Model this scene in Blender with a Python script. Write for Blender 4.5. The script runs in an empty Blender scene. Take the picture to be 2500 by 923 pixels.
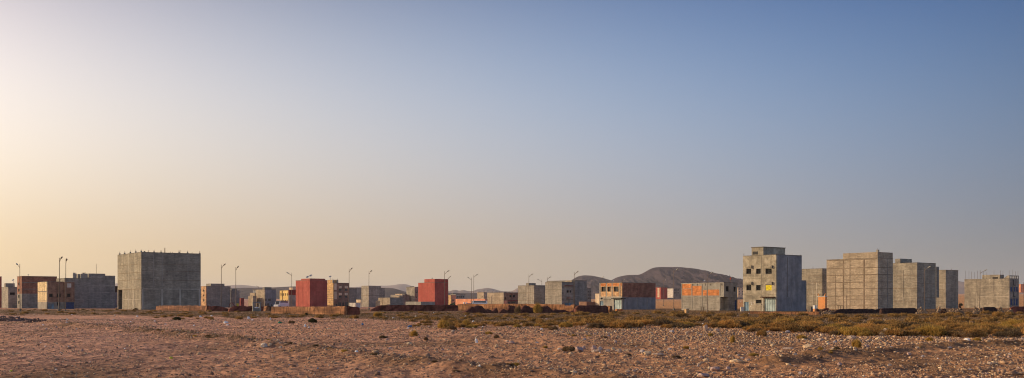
import bpy, math, random
import numpy as np
random.seed(7)
rng = np.random.default_rng(11)
C = bpy.context.scene.collection
SC = bpy.context.scene
R = math.radians

# ------------------------------------------------------------------ camera, world, sun, exposure
F = 2500.0; HZ = 738.0; CX = 1250.0; EYE = 1.7
cam = bpy.data.cameras.new('camera'); camo = bpy.data.objects.new('camera', cam); C.objects.link(camo)
camo.location = (0, 0, EYE); camo.rotation_euler = (math.pi / 2, 0, 0)
cam.sensor_width = 36; cam.lens = 36; cam.shift_y = (HZ - 461.5) / 2500
cam.clip_start = .5; cam.clip_end = 60000
SC.camera = camo
SUN_AZ, SUN_EL = -68.0, 16.0
w = bpy.data.worlds.new('World'); SC.world = w; w.use_nodes = True
nt = w.node_tree; bg = nt.nodes['Background']
sky = nt.nodes.new('ShaderNodeTexSky'); sky.sky_type = 'NISHITA'; sky.sun_disc = False
sky.sun_elevation = R(SUN_EL); sky.sun_rotation = R(SUN_AZ); sky.air_density = 1; sky.dust_density = 1; sky.ozone_density = 1.5
# dusty desert air: a smooth tint of the physical sky by direction (x across, z up)
SKYFIT = [[0.0] * 10] * 3
SKYFIT = [[-0.7699, 0.0224, 10.1413, -1.5873, -25.4172, -6.509, 1.1469, -13.5672, 4.2222, -1.4837], [-1.0816, 0.2986, 10.1802, -1.1053, -22.8917, -6.4108, 1.6583, -12.7175, 12.2472, -1.938], [-0.9146, 0.9787, 8.0089, -0.9198, -16.8311, -7.8166, 1.706, -8.9067, 19.3713, -2.5245]]
BACK = (.92, .80, .66)   # added boost of the unseen sky behind the viewer, lifts the shaded walls
def world_nodes():
    N = nt.nodes.new; L = nt.links.new
    tc = N('ShaderNodeTexCoord'); sp = N('ShaderNodeSeparateXYZ'); L(tc.outputs['Generated'], sp.inputs[0])
    def m(op, a, b=None, c=None):
        n = N('ShaderNodeMath'); n.operation = op
        for i, v in enumerate((a, b, c)):
            if v is None: continue
            if isinstance(v, (int, float)): n.inputs[i].default_value = v
            else: L(v, n.inputs[i])
        return n.outputs[0]
    x = m('MINIMUM', m('MAXIMUM', sp.outputs[0], -.55), .5); z = m('MINIMUM', m('MAXIMUM', sp.outputs[2], 0.0), .33)
    xx = m('MULTIPLY', x, x); zz = m('MULTIPLY', z, z); xz = m('MULTIPLY', x, z)
    zzz = m('MULTIPLY', zz, z); xzz = m('MULTIPLY', zz, x); xxx = m('MULTIPLY', xx, x)
    hz = m('EXPONENT', m('MULTIPLY', z, -33)); back = m('MINIMUM', m('MAXIMUM', m('MULTIPLY', sp.outputs[1], -1.5), 0), 1)
    cc = N('ShaderNodeCombineXYZ')
    for i in range(3):
        k = SKYFIT[i]; acc = m('ADD', m('MULTIPLY', x, k[1]), k[0])
        for t, kk in ((z, k[2]), (xx, k[3]), (zz, k[4]), (xz, k[5])): acc = m('MULTIPLY_ADD', t, kk, acc)
        for t, kk in ((hz, k[6]), (zzz, k[7]), (xzz, k[8]), (xxx, k[9])): acc = m('MULTIPLY_ADD', t, kk, acc)
        acc = m('MULTIPLY_ADD', back, BACK[i], acc)
        L(m('EXPONENT', acc), cc.inputs[i])
    vm = N('ShaderNodeVectorMath'); vm.operation = 'MULTIPLY'
    L(sky.outputs[0], vm.inputs[0]); L(cc.outputs[0], vm.inputs[1]); L(vm.outputs[0], bg.inputs[0])
world_nodes()
bg.inputs[1].default_value = .11
sl = bpy.data.lights.new('sun', 'SUN'); so = bpy.data.objects.new('sun', sl); C.objects.link(so)
sl.energy = 3.3; sl.angle = R(.55); sl.color = (1, .785, .50)
sd = np.array([math.sin(R(SUN_AZ)) * math.cos(R(SUN_EL)), math.cos(R(SUN_AZ)) * math.cos(R(SUN_EL)), math.sin(R(SUN_EL))])
from mathutils import Vector
so.rotation_euler = Vector(sd).to_track_quat('Z', 'Y').to_euler(); so.location = (-60, 20, 60)
SC.view_settings.view_transform = 'Standard'; SC.view_settings.look = 'None'; SC.view_settings.gamma = 1
SC.view_settings.exposure = 0.4
SC.render.engine = 'CYCLES'; SC.cycles.max_bounces = 5; SC.cycles.volume_bounces = 0
SC.cycles.use_denoising = True; SC.cycles.pixel_filter_type = 'BLACKMAN_HARRIS'; SC.cycles.filter_width = 1.05

# ------------------------------------------------------------------ noise and terrain
_perm = np.random.default_rng(3).permutation(512).astype(np.int64)
def _h(ix, iy): return _perm[(_perm[ix & 511] + iy) & 511]
def noise(x, y):
    x = np.asarray(x, float); y = np.asarray(y, float)
    ix = np.floor(x).astype(np.int64); iy = np.floor(y).astype(np.int64); fx = x - ix; fy = y - iy
    ux = fx * fx * (3 - 2 * fx); uy = fy * fy * (3 - 2 * fy)
    def g(dx, dy):
        a = _h(ix + dx, iy + dy) * (2 * math.pi / 512); return np.cos(a) * (fx - dx) + np.sin(a) * (fy - dy)
    return (1 - uy) * ((1 - ux) * g(0, 0) + ux * g(1, 0)) + uy * ((1 - ux) * g(0, 1) + ux * g(1, 1))
def sstep(a, b, v): t = np.clip((v - a) / (b - a), 0, 1); return t * t * (3 - 2 * t)
def gp(px, py): D = EYE * F / (py - HZ); return ((px - CX) / F * D, D)
BERM = [gp(*p) for p in ((120, 788), (260, 800), (420, 815), (600, 838), (700, 852), (860, 872), (1080, 893), (1260, 908), (1500, 935))]
BERM2 = [gp(*p) for p in ((1900, 886), (1990, 874), (2090, 866), (2220, 854), (2380, 844), (2560, 836))]
BERM3 = [gp(*p) for p in ((1240, 872), (1500, 866), (1700, 860), (1960, 842), (2200, 826))]
def dist_line(x, y, pts):
    d = np.full(np.shape(x), 1e9); side = np.zeros(np.shape(x))
    for (ax, ay), (bx, by) in zip(pts[:-1], pts[1:]):
        vx, vy = bx - ax, by - ay; t = np.clip(((x - ax) * vx + (y - ay) * vy) / (vx * vx + vy * vy), 0, 1)
        ex, ey = x - ax - t * vx, y - ay - t * vy; dd = np.hypot(ex, ey); s = np.sign(vx * ey - vy * ex)
        side = np.where(dd < d, s, side); d = np.minimum(d, dd)
    return d, side
def terr(x, y):
    x = np.asarray(x, float); y = np.asarray(y, float)
    near = 1 - sstep(120, 260, y)
    z = .055 * noise(x / 6.3, y / 7.1) * near + .10 * noise(x / 23 + 9, y / 31) * near
    az = x / np.maximum(np.abs(y), 1)
    slope = .0042 + .0052 * sstep(.30, .46, az)
    z = z + np.maximum(y - 430, 0) * slope * np.where(y > 0, 1, 0)
    d, s = dist_line(x, y, BERM); z = z + .15 * np.exp(-(d / .8) ** 2) * (1 + .9 * noise(x * .9, y * .9)) - .06 * sstep(0, 3, d) * (s < 0) * near
    d, s = dist_line(x, y, BERM2); z = z + .16 * np.exp(-((d - .1) / .55) ** 2) * (1 + .8 * noise(x, y + 5))
    for off_ in (2.0, 3.6, 5.4, 7.1): z = z - .05 * np.exp(-((d - off_) / .22) ** 2) * (s < 0) * (1 + noise(x * .4, y * .4))
    d, s = dist_line(x, y, BERM3); z = z + .05 * np.exp(-(d / 1.0) ** 2)
    # a low bank of spoil runs in front of the left houses
    bank = np.exp(-((y - 176 - .15 * x - 6 * noise(x / 14, 3)) / 6.5) ** 2) * sstep(-8, -30, x) * (.55 + .5 * noise(x / 6, y / 9))
    z = z + .42 * bank
    return z
def rough(x, y):
    n = 1 - sstep(60, 160, y)
    return (.050 * noise(x * 1.5, y * 1.5) + .040 * noise(x * 3.7 + 5, y * 3.7) + .026 * noise(x * 7.9, y * 6.1 + 3)) * n

# ------------------------------------------------------------------ mesh helpers
class MB:
    def __init__(s): s.v = []; s.f = []
    def quad(s, a, b, c, d):
        n = len(s.v); s.v += [a, b, c, d]; s.f.append((n, n + 1, n + 2, n + 3))
    def box(s, x0, x1, y0, y1, z0, z1):
        n = len(s.v); s.v += [(x, y, z) for z in (z0, z1) for y in (y0, y1) for x in (x0, x1)]
        s.f += [tuple(n + i for i in q) for q in ((0, 2, 3, 1), (4, 5, 7, 6), (0, 1, 5, 4), (2, 6, 7, 3), (0, 4, 6, 2), (1, 3, 7, 5))]
    def tube(s, pts, rad, n=7, cap=True):
        pts = [Vector(p) for p in pts]; m0 = len(s.v)
        if isinstance(rad, (int, float)): rad = [rad] * len(pts)
        for i, p in enumerate(pts):
            t = (pts[min(i + 1, len(pts) - 1)] - pts[max(i - 1, 0)]).normalized()
            a = t.cross(Vector((.31, .17, .93)) if abs(t.z) < .9 else Vector((1, 0, 0))).normalized(); b = t.cross(a)
            for k in range(n):
                q = p + (a * math.cos(6.2832 * k / n) + b * math.sin(6.2832 * k / n)) * rad[i]; s.v.append(tuple(q))
        for i in range(len(pts) - 1):
            for k in range(n):
                a = m0 + i * n + k; b = m0 + i * n + (k + 1) % n; s.f.append((a, b, b + n, a + n))
        if cap:
            s.f.append(tuple(m0 + k for k in range(n))[::-1]); s.f.append(tuple(m0 + (len(pts) - 1) * n + k for k in range(n)))
    def lump(s, cx, cy, cz, rx, ry, rz, j=.15, sub=1, rot=0, seed=None):
        V, Fc = ico(sub); r = np.random.default_rng(seed if seed is not None else random.randrange(1 << 30))
        V = V * (1 + r.normal(0, j, (len(V), 1))) * np.array([rx, ry, rz])
        c, t = math.cos(rot), math.sin(rot); X = V[:, 0] * c - V[:, 1] * t; Y = V[:, 0] * t + V[:, 1] * c
        n = len(s.v); s.v += [(cx + a, cy + b, cz + d) for a, b, d in zip(X, Y, V[:, 2])]; s.f += [tuple(n + i for i in q) for q in Fc]
    def build(s, name, mat, parent=None, smooth=False):
        me = bpy.data.meshes.new(name); me.from_pydata([tuple(map(float, q)) for q in s.v], [], s.f); me.update()
        if smooth: me.polygons.foreach_set('use_smooth', [True] * len(me.polygons))
        if mat: me.materials.append(mat)
        o = bpy.data.objects.new(name, me); C.objects.link(o)
        if parent: o.parent = parent
        return o
_ico = {}
def ico(sub):
    if sub in _ico: return _ico[sub]
    import bmesh
    bm = bmesh.new(); bmesh.ops.create_icosphere(bm, subdivisions=sub, radius=1)
    bm.verts.ensure_lookup_table(); V = np.array([v.co[:] for v in bm.verts]); Fc = [tuple(v.index for v in f.verts) for f in bm.faces]; bm.free()
    _ico[sub] = (V, Fc); return _ico[sub]
def np_mesh(name, V, Fa, mat, parent=None, attr=None, smooth=False):
    me = bpy.data.meshes.new(name); n = len(V); k = Fa.shape[1]; m = len(Fa)
    me.vertices.add(n); me.vertices.foreach_set('co', np.ascontiguousarray(V, np.float32).ravel())
    me.loops.add(m * k); me.loops.foreach_set('vertex_index', Fa.astype(np.int32).ravel())
    me.polygons.add(m); me.polygons.foreach_set('loop_start', np.arange(0, m * k, k, dtype=np.int32))
    me.update(calc_edges=True); me.validate()
    if smooth: me.polygons.foreach_set('use_smooth', np.ones(m, bool))
    if attr is not None:
        a = me.attributes.new('tint', 'FLOAT', 'POINT'); a.data.foreach_set('value', attr.astype(np.float32))
    if mat: me.materials.append(mat)
    o = bpy.data.objects.new(name, me); C.objects.link(o)
    if parent: o.parent = parent
    return o
def tag(o, label=None, cat=None, group=None, kind=None):
    if label: o['label'] = label
    if cat: o['category'] = cat
    if group: o['group'] = group
    if kind: o['kind'] = kind
    return o
def empty(name, loc, rz=0):
    o = bpy.data.objects.new(name, None); o.empty_display_size = .2; C.objects.link(o); o.location = loc; o.rotation_euler = (0, 0, rz); return o
def P(px, D): return ((px - CX) / F * D, D)
def Z(py, D): return EYE + (HZ - py) / F * D

# ------------------------------------------------------------------ materials
def newmat(name, rough=.9, spec=.2):
    m = bpy.data.materials.new(name); m.use_nodes = True; b = m.node_tree.nodes['Principled BSDF']
    b.inputs['Roughness'].default_value = rough; b.inputs['Specular IOR Level'].default_value = spec
    return m, m.node_tree, b
def plain(name, c, rough=.8, metal=0, jit=.15, scale=3, spec=.2):
    m, t, b = newmat(name, rough, spec); N = t.nodes.new; L = t.links.new
    tc = N('ShaderNodeTexCoord'); n = N('ShaderNodeTexNoise'); n.inputs['Scale'].default_value = scale; n.inputs['Detail'].default_value = 6
    L(tc.outputs['Object'], n.inputs['Vector']); r = N('ShaderNodeValToRGB'); L(n.outputs['Fac'], r.inputs[0])
    r.color_ramp.elements[0].position = .3; r.color_ramp.elements[1].position = .7
    r.color_ramp.elements[0].color = (*[q * (1 - jit) for q in c], 1); r.color_ramp.elements[1].color = (*[min(1, q * (1 + jit)) for q in c], 1)
    L(r.outputs[0], b.inputs['Base Color']); b.inputs['Metallic'].default_value = metal
    return m
def wallmat(name, c1, c2, patch=.35, mortar=(.33, .31, .28), mort=.18, courses=True, streak=.5, bump=.5, soot=.35, block=(.42, .21)):
    """masonry: patches of two tones, courses that vary, run-off streaks, mortar lines"""
    m, t, b = newmat(name, .93, .12); N = t.nodes.new; L = t.links.new
    tc = N('ShaderNodeTexCoord'); sp = N('ShaderNodeSeparateXYZ'); L(tc.outputs['Object'], sp.inputs[0])
    ad = N('ShaderNodeMath'); L(sp.outputs[0], ad.inputs[0]); L(sp.outputs[1], ad.inputs[1])
    cv = N('ShaderNodeCombineXYZ'); L(ad.outputs[0], cv.inputs[0]); L(sp.outputs[2], cv.inputs[1])
    oi = N('ShaderNodeObjectInfo'); ml = N('ShaderNodeMath'); ml.operation = 'MULTIPLY'; ml.inputs[1].default_value = 40; L(oi.outputs['Random'], ml.inputs[0]); L(ml.outputs[0], cv.inputs[2])
    def nz(scale, detail=6, mapping=None, rough=.6):
        n = N('ShaderNodeTexNoise'); n.inputs['Scale'].default_value = scale; n.inputs['Detail'].default_value = detail; n.inputs['Roughness'].default_value = rough
        if mapping:
            mp = N('ShaderNodeMapping'); mp.inputs['Scale'].default_value = mapping; L(cv.outputs[0], mp.inputs[0]); L(mp.outputs[0], n.inputs['Vector'])
        else: L(cv.outputs[0], n.inputs['Vector'])
        return n.outputs['Fac']
    def ramp(f, a, bb, p0=.35, p1=.65):
        r = N('ShaderNodeValToRGB'); L(f, r.inputs[0]); e = r.color_ramp.elements; e[0].position = p0; e[1].position = p1; e[0].color = (*a, 1); e[1].color = (*bb, 1); return r.outputs[0]
    def mix(f, a, bb, mode='MIX'):
        x = N('ShaderNodeMixRGB'); x.blend_type = mode
        for i, v in enumerate((f, a, bb)):
            if isinstance(v, (int, float)): x.inputs[i].default_value = v
            elif isinstance(v, tuple): x.inputs[i].default_value = (*v, 1)
            else: L(v, x.inputs[i])
        return x.outputs[0]
    col = ramp(nz(patch, 7), c1, c2)
    # each course of blocks weathers a little differently
    if courses: col = mix(.6, col, mix(1.0, col, ramp(nz(1, 5, (.5, 6.0, 1)), (.66, .64, .63), (1.26, 1.24, 1.21)), 'MULTIPLY'))
    col = mix(streak, col, mix(1.0, col, ramp(nz(1, 6, (1.3, .09, 1)), (.62, .60, .60), (1.22, 1.2, 1.18)), 'MULTIPLY'))
    col = mix(soot, col, mix(1.0, col, ramp(nz(.9, 8, None, .7), (.55, .53, .53), (1.3, 1.3, 1.3), .4, .62), 'MULTIPLY'))
    br = N('ShaderNodeTexBrick'); br.inputs['Scale'].default_value = 1; br.inputs['Brick Width'].default_value = block[0]; br.inputs['Row Height'].default_value = block[1]
    br.inputs['Mortar Size'].default_value = .014; br.inputs['Mortar Smooth'].default_value = .3
    br.inputs['Color1'].default_value = (.8, .8, .8, 1); br.inputs['Color2'].default_value = (1.2, 1.2, 1.2, 1); br.inputs['Mortar'].default_value = (1, 1, 1, 1)
    L(cv.outputs[0], br.inputs['Vector'])
    col = mix(min(1, mort * 3.5), col, mix(1.0, col, br.outputs['Color'], 'MULTIPLY'))
    mf = N('ShaderNodeMath'); mf.operation = 'MULTIPLY'; mf.inputs[1].default_value = mort; L(br.outputs['Fac'], mf.inputs[0])
    col = mix(mf.outputs[0], col, mortar)
    L(col, b.inputs['Base Color'])
    bp = N('ShaderNodeBump'); bp.inputs['Strength'].default_value = bump; bp.inputs['Distance'].default_value = .06
    L(nz(2.2, 8, None, .7), bp.inputs['Height']); L(bp.outputs[0], b.inputs['Normal'])
    return m
M = {}
M['grey'] = wallmat('grey_block', (0.247, 0.230, 0.200), (0.379, 0.348, 0.292))
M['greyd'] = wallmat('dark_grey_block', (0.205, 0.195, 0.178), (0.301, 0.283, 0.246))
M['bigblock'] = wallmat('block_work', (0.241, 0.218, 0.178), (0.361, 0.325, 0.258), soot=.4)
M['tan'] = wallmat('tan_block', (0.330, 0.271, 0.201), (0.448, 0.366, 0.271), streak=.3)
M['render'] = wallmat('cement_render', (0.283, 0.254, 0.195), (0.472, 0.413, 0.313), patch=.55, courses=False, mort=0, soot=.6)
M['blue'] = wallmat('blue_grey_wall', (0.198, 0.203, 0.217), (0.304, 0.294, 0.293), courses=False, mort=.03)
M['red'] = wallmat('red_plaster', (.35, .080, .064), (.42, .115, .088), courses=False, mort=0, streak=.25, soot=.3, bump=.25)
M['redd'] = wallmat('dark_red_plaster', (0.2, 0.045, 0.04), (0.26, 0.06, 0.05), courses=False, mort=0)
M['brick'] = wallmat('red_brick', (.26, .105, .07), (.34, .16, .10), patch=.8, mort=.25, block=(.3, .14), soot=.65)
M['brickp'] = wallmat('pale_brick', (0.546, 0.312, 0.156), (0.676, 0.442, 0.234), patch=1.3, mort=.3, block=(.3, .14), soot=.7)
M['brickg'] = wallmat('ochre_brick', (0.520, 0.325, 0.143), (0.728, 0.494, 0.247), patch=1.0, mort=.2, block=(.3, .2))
M['brickcream'] = wallmat('cream_brick', (.66, .50, .28), (.78, .62, .38), patch=1.2, mort=.2, block=(.3, .2))
M['hedge'] = plain('hedge_leaves', (.05, .075, .035), .95, jit=.5, scale=4)
M['spoil'] = plain('dark_spoil', (.20, .135, .115), .95, jit=.35, scale=5)
M['orange'] = wallmat('orange_hollow_brick', (0.54, 0.19, 0.065), (0.64, 0.26, 0.095), patch=1.0, mort=.25, mortar=(.45, .3, .2), block=(.3, .2), soot=.4)
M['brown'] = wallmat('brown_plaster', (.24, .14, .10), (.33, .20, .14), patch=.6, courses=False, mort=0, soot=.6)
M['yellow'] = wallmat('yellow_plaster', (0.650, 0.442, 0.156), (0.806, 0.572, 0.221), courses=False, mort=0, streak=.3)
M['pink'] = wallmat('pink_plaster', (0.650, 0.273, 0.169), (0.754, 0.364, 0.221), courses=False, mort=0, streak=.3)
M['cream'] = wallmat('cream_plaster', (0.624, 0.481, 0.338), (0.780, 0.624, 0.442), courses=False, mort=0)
M['white'] = wallmat('white_plaster', (.55, .52, .47), (.68, .65, .60), courses=False, mort=0)
M['orangep'] = wallmat('orange_plaster', (0.806, 0.325, 0.117), (0.820, 0.390, 0.156), courses=False, mort=0, streak=.15, soot=.15)
M['conc'] = wallmat('concrete', (.27, .25, .22), (.38, .36, .31), courses=False, mort=0)
M['concd'] = wallmat('weathered_concrete', (.17, .15, .125), (.22, .195, .165), courses=False, mort=0)
M['concx'] = wallmat('stained_concrete', (.19, .145, .10), (.26, .20, .145), courses=False, mort=0)
M['concl'] = wallmat('pale_concrete', (.44, .40, .33), (.54, .49, .41), courses=False, mort=0)
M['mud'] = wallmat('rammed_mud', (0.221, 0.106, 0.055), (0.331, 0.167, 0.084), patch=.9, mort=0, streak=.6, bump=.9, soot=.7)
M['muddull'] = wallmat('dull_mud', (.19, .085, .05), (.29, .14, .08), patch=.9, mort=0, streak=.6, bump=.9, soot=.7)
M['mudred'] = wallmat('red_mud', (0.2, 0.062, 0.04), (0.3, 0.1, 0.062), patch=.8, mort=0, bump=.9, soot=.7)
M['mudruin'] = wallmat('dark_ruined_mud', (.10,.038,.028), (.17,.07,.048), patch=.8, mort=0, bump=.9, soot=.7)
M['mudblack'] = wallmat('scorched_mud', (.045, .025, .022), (.085, .045, .035), patch=.8, mort=0, bump=.8)
M['dark'] = plain('dark_opening', (.012, .012, .014), .6)  # near black painted in for unlit openings; also on dark lintels, rails, tank
M['glass'] = plain('dark_glass', (.02, .024, .03), .15, spec=.5)
M['bluepaint'] = plain('faded_blue_paint', (.16, .26, .34), .6, jit=.3, scale=1.2)
M['bluedark'] = plain('deep_blue_paint', (.04, .07, .17), .6, jit=.3)
M['galv'] = plain('galvanised_sheet', (.26, .33, .34), .5, metal=.2, jit=.3, scale=.9)
M['pole'] = plain('weathered_pole', (.17, .125, .095), .7, jit=.2)
M['lamphead'] = plain('lamp_housing', (.34, .33, .31), .45, jit=.1)
M['steel'] = plain('rusty_steel', (.14, .075, .05), .8, jit=.3)
M['dish'] = plain('dish_metal', (.42, .42, .42), .4)
M['whitepaint'] = plain('white_paint', (.72, .70, .66), .5)
M['yellowcloth'] = plain('yellow_cloth', (.62, .50, .02), .8, jit=.35, scale=3)
M['rubber'] = plain('rubber', (.02, .02, .02), .9)
M['yellowpaint'] = plain('yellow_paint', (.60, .42, .05), .5)
M['bluecar'] = plain('blue_car_paint', (.06, .12, .24), .3)
M['wood'] = plain('old_wood', (.12, .08, .05), .9)

def crack(m):
    t = m.node_tree; N = t.nodes.new; L = t.links.new; b = t.nodes['Principled BSDF']; src = b.inputs['Base Color'].links[0].from_socket
    tc = N('ShaderNodeTexCoord'); sp = N('ShaderNodeSeparateXYZ'); L(tc.outputs['Object'], sp.inputs[0]); ad = N('ShaderNodeMath'); ad.operation = 'SUBTRACT'; L(sp.outputs[0], ad.inputs[0]); L(sp.outputs[1], ad.inputs[1])
    cv = N('ShaderNodeCombineXYZ'); L(ad.outputs[0], cv.inputs[0]); L(sp.outputs[2], cv.inputs[1]); mp = N('ShaderNodeMapping'); mp.inputs['Scale'].default_value = (1.1, .22, 1); L(cv.outputs[0], mp.inputs[0])
    v = N('ShaderNodeTexVoronoi'); v.feature = 'DISTANCE_TO_EDGE'; v.inputs['Scale'].default_value = 1.0; L(mp.outputs[0], v.inputs['Vector'])
    r = N('ShaderNodeValToRGB'); L(v.outputs['Distance'], r.inputs[0]); e = r.color_ramp.elements; e[0].position = .01; e[1].position = .09; e[0].color = (.30, .26, .24, 1); e[1].color = (1, 1, 1, 1)
    x = N('ShaderNodeMixRGB'); x.blend_type = 'MULTIPLY'; x.inputs[0].default_value = .8; L(src, x.inputs[1]); L(r.outputs[0], x.inputs[2]); L(x.outputs[0], b.inputs['Base Color'])
for k_ in ('mud', 'muddull', 'mudred'): crack(M[k_])
def groundmat():
    m, t, b = newmat('desert_ground', .96, .1); N = t.nodes.new; L = t.links.new
    tc = N('ShaderNodeTexCoord')
    def nz(scale, detail=8, rough=.6, sc=(1, 1, 1)):
        mp = N('ShaderNodeMapping'); mp.inputs['Scale'].default_value = sc; L(tc.outputs['Object'], mp.inputs[0])
        n = N('ShaderNodeTexNoise'); n.inputs['Scale'].default_value = scale; n.inputs['Detail'].default_value = detail; n.inputs['Roughness'].default_value = rough
        L(mp.outputs[0], n.inputs['Vector']); return n.outputs['Fac']
    def ramp(f, els):
        r = N('ShaderNodeValToRGB'); L(f, r.inputs[0]); e = r.color_ramp.elements
        while len(e) < len(els): e.new(.5)
        for q, (p, c) in zip(e, els): q.position = p; q.color = (*c, 1)
        return r.outputs[0]
    def mix(f, a, bb, mode='MIX'):
        x = N('ShaderNodeMixRGB'); x.blend_type = mode
        for i, v in enumerate((f, a, bb)):
            if isinstance(v, (int, float)): x.inputs[i].default_value = v
            else: L(v, x.inputs[i])
        return x.outputs[0]
    def rgb(c):
        x = N('ShaderNodeRGB'); x.outputs[0].default_value = (*c, 1); return x.outputs[0]
    base = ramp(nz(.09, 6, .6, (1, .45, 1)), [(.32, (.60, .365, .27)), (.5, (.70, .415, .275)), (.68, (.74, .42, .235))])
    sx = N('ShaderNodeSeparateXYZ'); L(tc.outputs['Object'], sx.inputs[0]); mr = N('ShaderNodeMapRange'); mr.inputs[1].default_value = -16; mr.inputs[2].default_value = 22; L(sx.outputs[0], mr.inputs[0])
    base = mix(mr.outputs[0], mix(1.0, base, rgb((1.0, .985, 1.10)), 'MULTIPLY'), mix(1.0, base, rgb((1.06, 1.0, .70)), 'MULTIPLY'))
    grey = ramp(nz(.35, 8, .65), [(.36, (.60, .57, .58)), (.5, (1.0, .98, .95)), (.66, (1.22, 1.16, 1.08))])
    col = mix(1.0, base, grey, 'MULTIPLY')
    rm = N('ShaderNodeMapping'); rm.inputs['Rotation'].default_value = (0, 0, R(28)); rm.inputs['Scale'].default_value = (2.2, .16, 1); L(tc.outputs['Object'], rm.inputs[0])
    rn = N('ShaderNodeTexNoise'); rn.inputs['Scale'].default_value = 1.1; rn.inputs['Detail'].default_value = 7; L(rm.outputs[0], rn.inputs['Vector'])
    col = mix(.7, col, mix(1.0, col, ramp(rn.outputs['Fac'], [(.38, (.62, .58, .57)), (.5, (1, 1, 1)), (.64, (1.2, 1.17, 1.12))]), 'MULTIPLY'))
    speck = ramp(nz(5.5, 6, .75), [(.34, (.36, .33, .33)), (.5, (1, 1, 1)), (.62, (1.3, 1.25, 1.2)), (.70, (2.0, 1.95, 1.9))])
    col = mix(.85, col, mix(1.0, col, speck, 'MULTIPLY'))
    v = N('ShaderNodeTexVoronoi'); v.inputs['Scale'].default_value = 3.2; L(tc.outputs['Object'], v.inputs['Vector'])
    vr = ramp(v.outputs['Distance'], [(.10, (1.45, 1.4, 1.35)), (.24, (1, 1, 1)), (.5, (.82, .80, .80))])
    col = mix(.55, col, mix(1.0, col, vr, 'MULTIPLY'))
    at = N('ShaderNodeAttribute'); at.attribute_name = 'tint'
    col = mix(at.outputs['Fac'], col, mix(1.0, ramp(nz(1.3, 8, .7), [(.35, (.12, .075, .04)), (.65, (.27, .165, .08))]), vr, 'MULTIPLY'))
    L(col, b.inputs['Base Color'])
    bp = N('ShaderNodeBump'); bp.inputs['Strength'].default_value = 1; bp.inputs['Distance'].default_value = .26
    ad = N('ShaderNodeMath'); L(nz(3.0, 8, .75), ad.inputs[0]); L(v.outputs['Distance'], ad.inputs[1]); ad.operation = 'SUBTRACT'
    L(ad.outputs[0], bp.inputs['Height']); L(bp.outputs[0], b.inputs['Normal'])
    return m
def tintmat(name, stops, rough=.9, trans=0, objrand=0.0):
    m, t, b = newmat(name, rough, .15); N = t.nodes.new; L = t.links.new
    at = N('ShaderNodeAttribute'); at.attribute_name = 'tint'; r = N('ShaderNodeValToRGB'); L(at.outputs['Fac'], r.inputs[0])
    e = r.color_ramp.elements
    while len(e) < len(stops): e.new(.5)
    for q, (p, c) in zip(e, stops): q.position = p; q.color = (*c, 1)
    out = r.outputs[0]
    if objrand:
        oi = N('ShaderNodeObjectInfo'); rr = N('ShaderNodeValToRGB'); L(oi.outputs['Random'], rr.inputs[0]); e = rr.color_ramp.elements
        e[0].color = (1 - objrand, 1 - objrand * .8, 1 - objrand, 1); e[1].color = (1 + objrand, 1 + objrand * .8, 1, 1)
        x = N('ShaderNodeMixRGB'); x.blend_type = 'MULTIPLY'; x.inputs[0].default_value = 1; L(out, x.inputs[1]); L(rr.outputs[0], x.inputs[2]); out = x.outputs[0]
    L(out, b.inputs['Base Color'])
    if trans:
        tr = N('ShaderNodeBsdfTranslucent'); L(out, tr.inputs[0]); mx = N('ShaderNodeMixShader'); mx.inputs[0].default_value = trans
        L(b.outputs[0], mx.inputs[1]); L(tr.outputs[0], mx.inputs[2]); L(mx.outputs[0], t.nodes['Material Output'].inputs[0])
    return m
STONES = [(0, (.20, .12, .08)), (.3, (.34, .215, .14)), (.6, (.46, .305, .19)), (.8, (.54, .38, .23)), (.95, (.64, .50, .33)), (1, (.78, .68, .52))]
M['ground'] = groundmat()
M['gravel'] = tintmat('gravel_stone', STONES)
M['rock'] = plain('rock', (.52, .385, .28), .9, jit=.3, scale=5)
M['rockgrey'] = plain('grey_rock', (.42, .36, .34), .9, jit=.3, scale=5)
M['rubble'] = plain('rubble_block', (.30, .21, .135), .9, jit=.45, scale=5)
M['rocktan'] = plain('tan_rock', (.62, .46, .29), .9, jit=.25, scale=5)
M['rockpurple'] = plain('purple_rock', (.44, .31, .27), .9, jit=.3, scale=5)
M['bush'] = tintmat('olive_twigs', [(0, (.12, .064, .024)), (.5, (.38, .215, .078)), (1, (.62, .375, .14))], trans=.3, objrand=.22)
M['bushdark'] = tintmat('dark_green_twigs', [(0, (.03, .033, .015)), (.6, (.06, .065, .025)), (1, (.11, .11, .04))], trans=.2)
M['straw'] = tintmat('golden_straw', [(0, (.22, .13, .04)), (.5, (.42, .27, .07)), (1, (.55, .38, .12))], trans=.35, objrand=.15)
M['dry'] = tintmat('grey_brown_twigs', [(0, (.08, .05, .03)), (.5, (.17, .115, .065)), (1, (.28, .20, .12))], trans=.25, objrand=.15)
M['plasticwhite'] = plain('white_plastic', (.80, .79, .77), .4, jit=.06)
M['plasticcream'] = plain('cream_plastic', (.66, .55, .43), .6)
M['plasticyellow'] = plain('yellow_plastic', (.55, .55, .06), .5)
M['plasticgreen'] = plain('green_plastic', (.02, .22, .12), .5)
M['plasticblue'] = plain('blue_plastic', (.05, .16, .34), .5)

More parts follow.
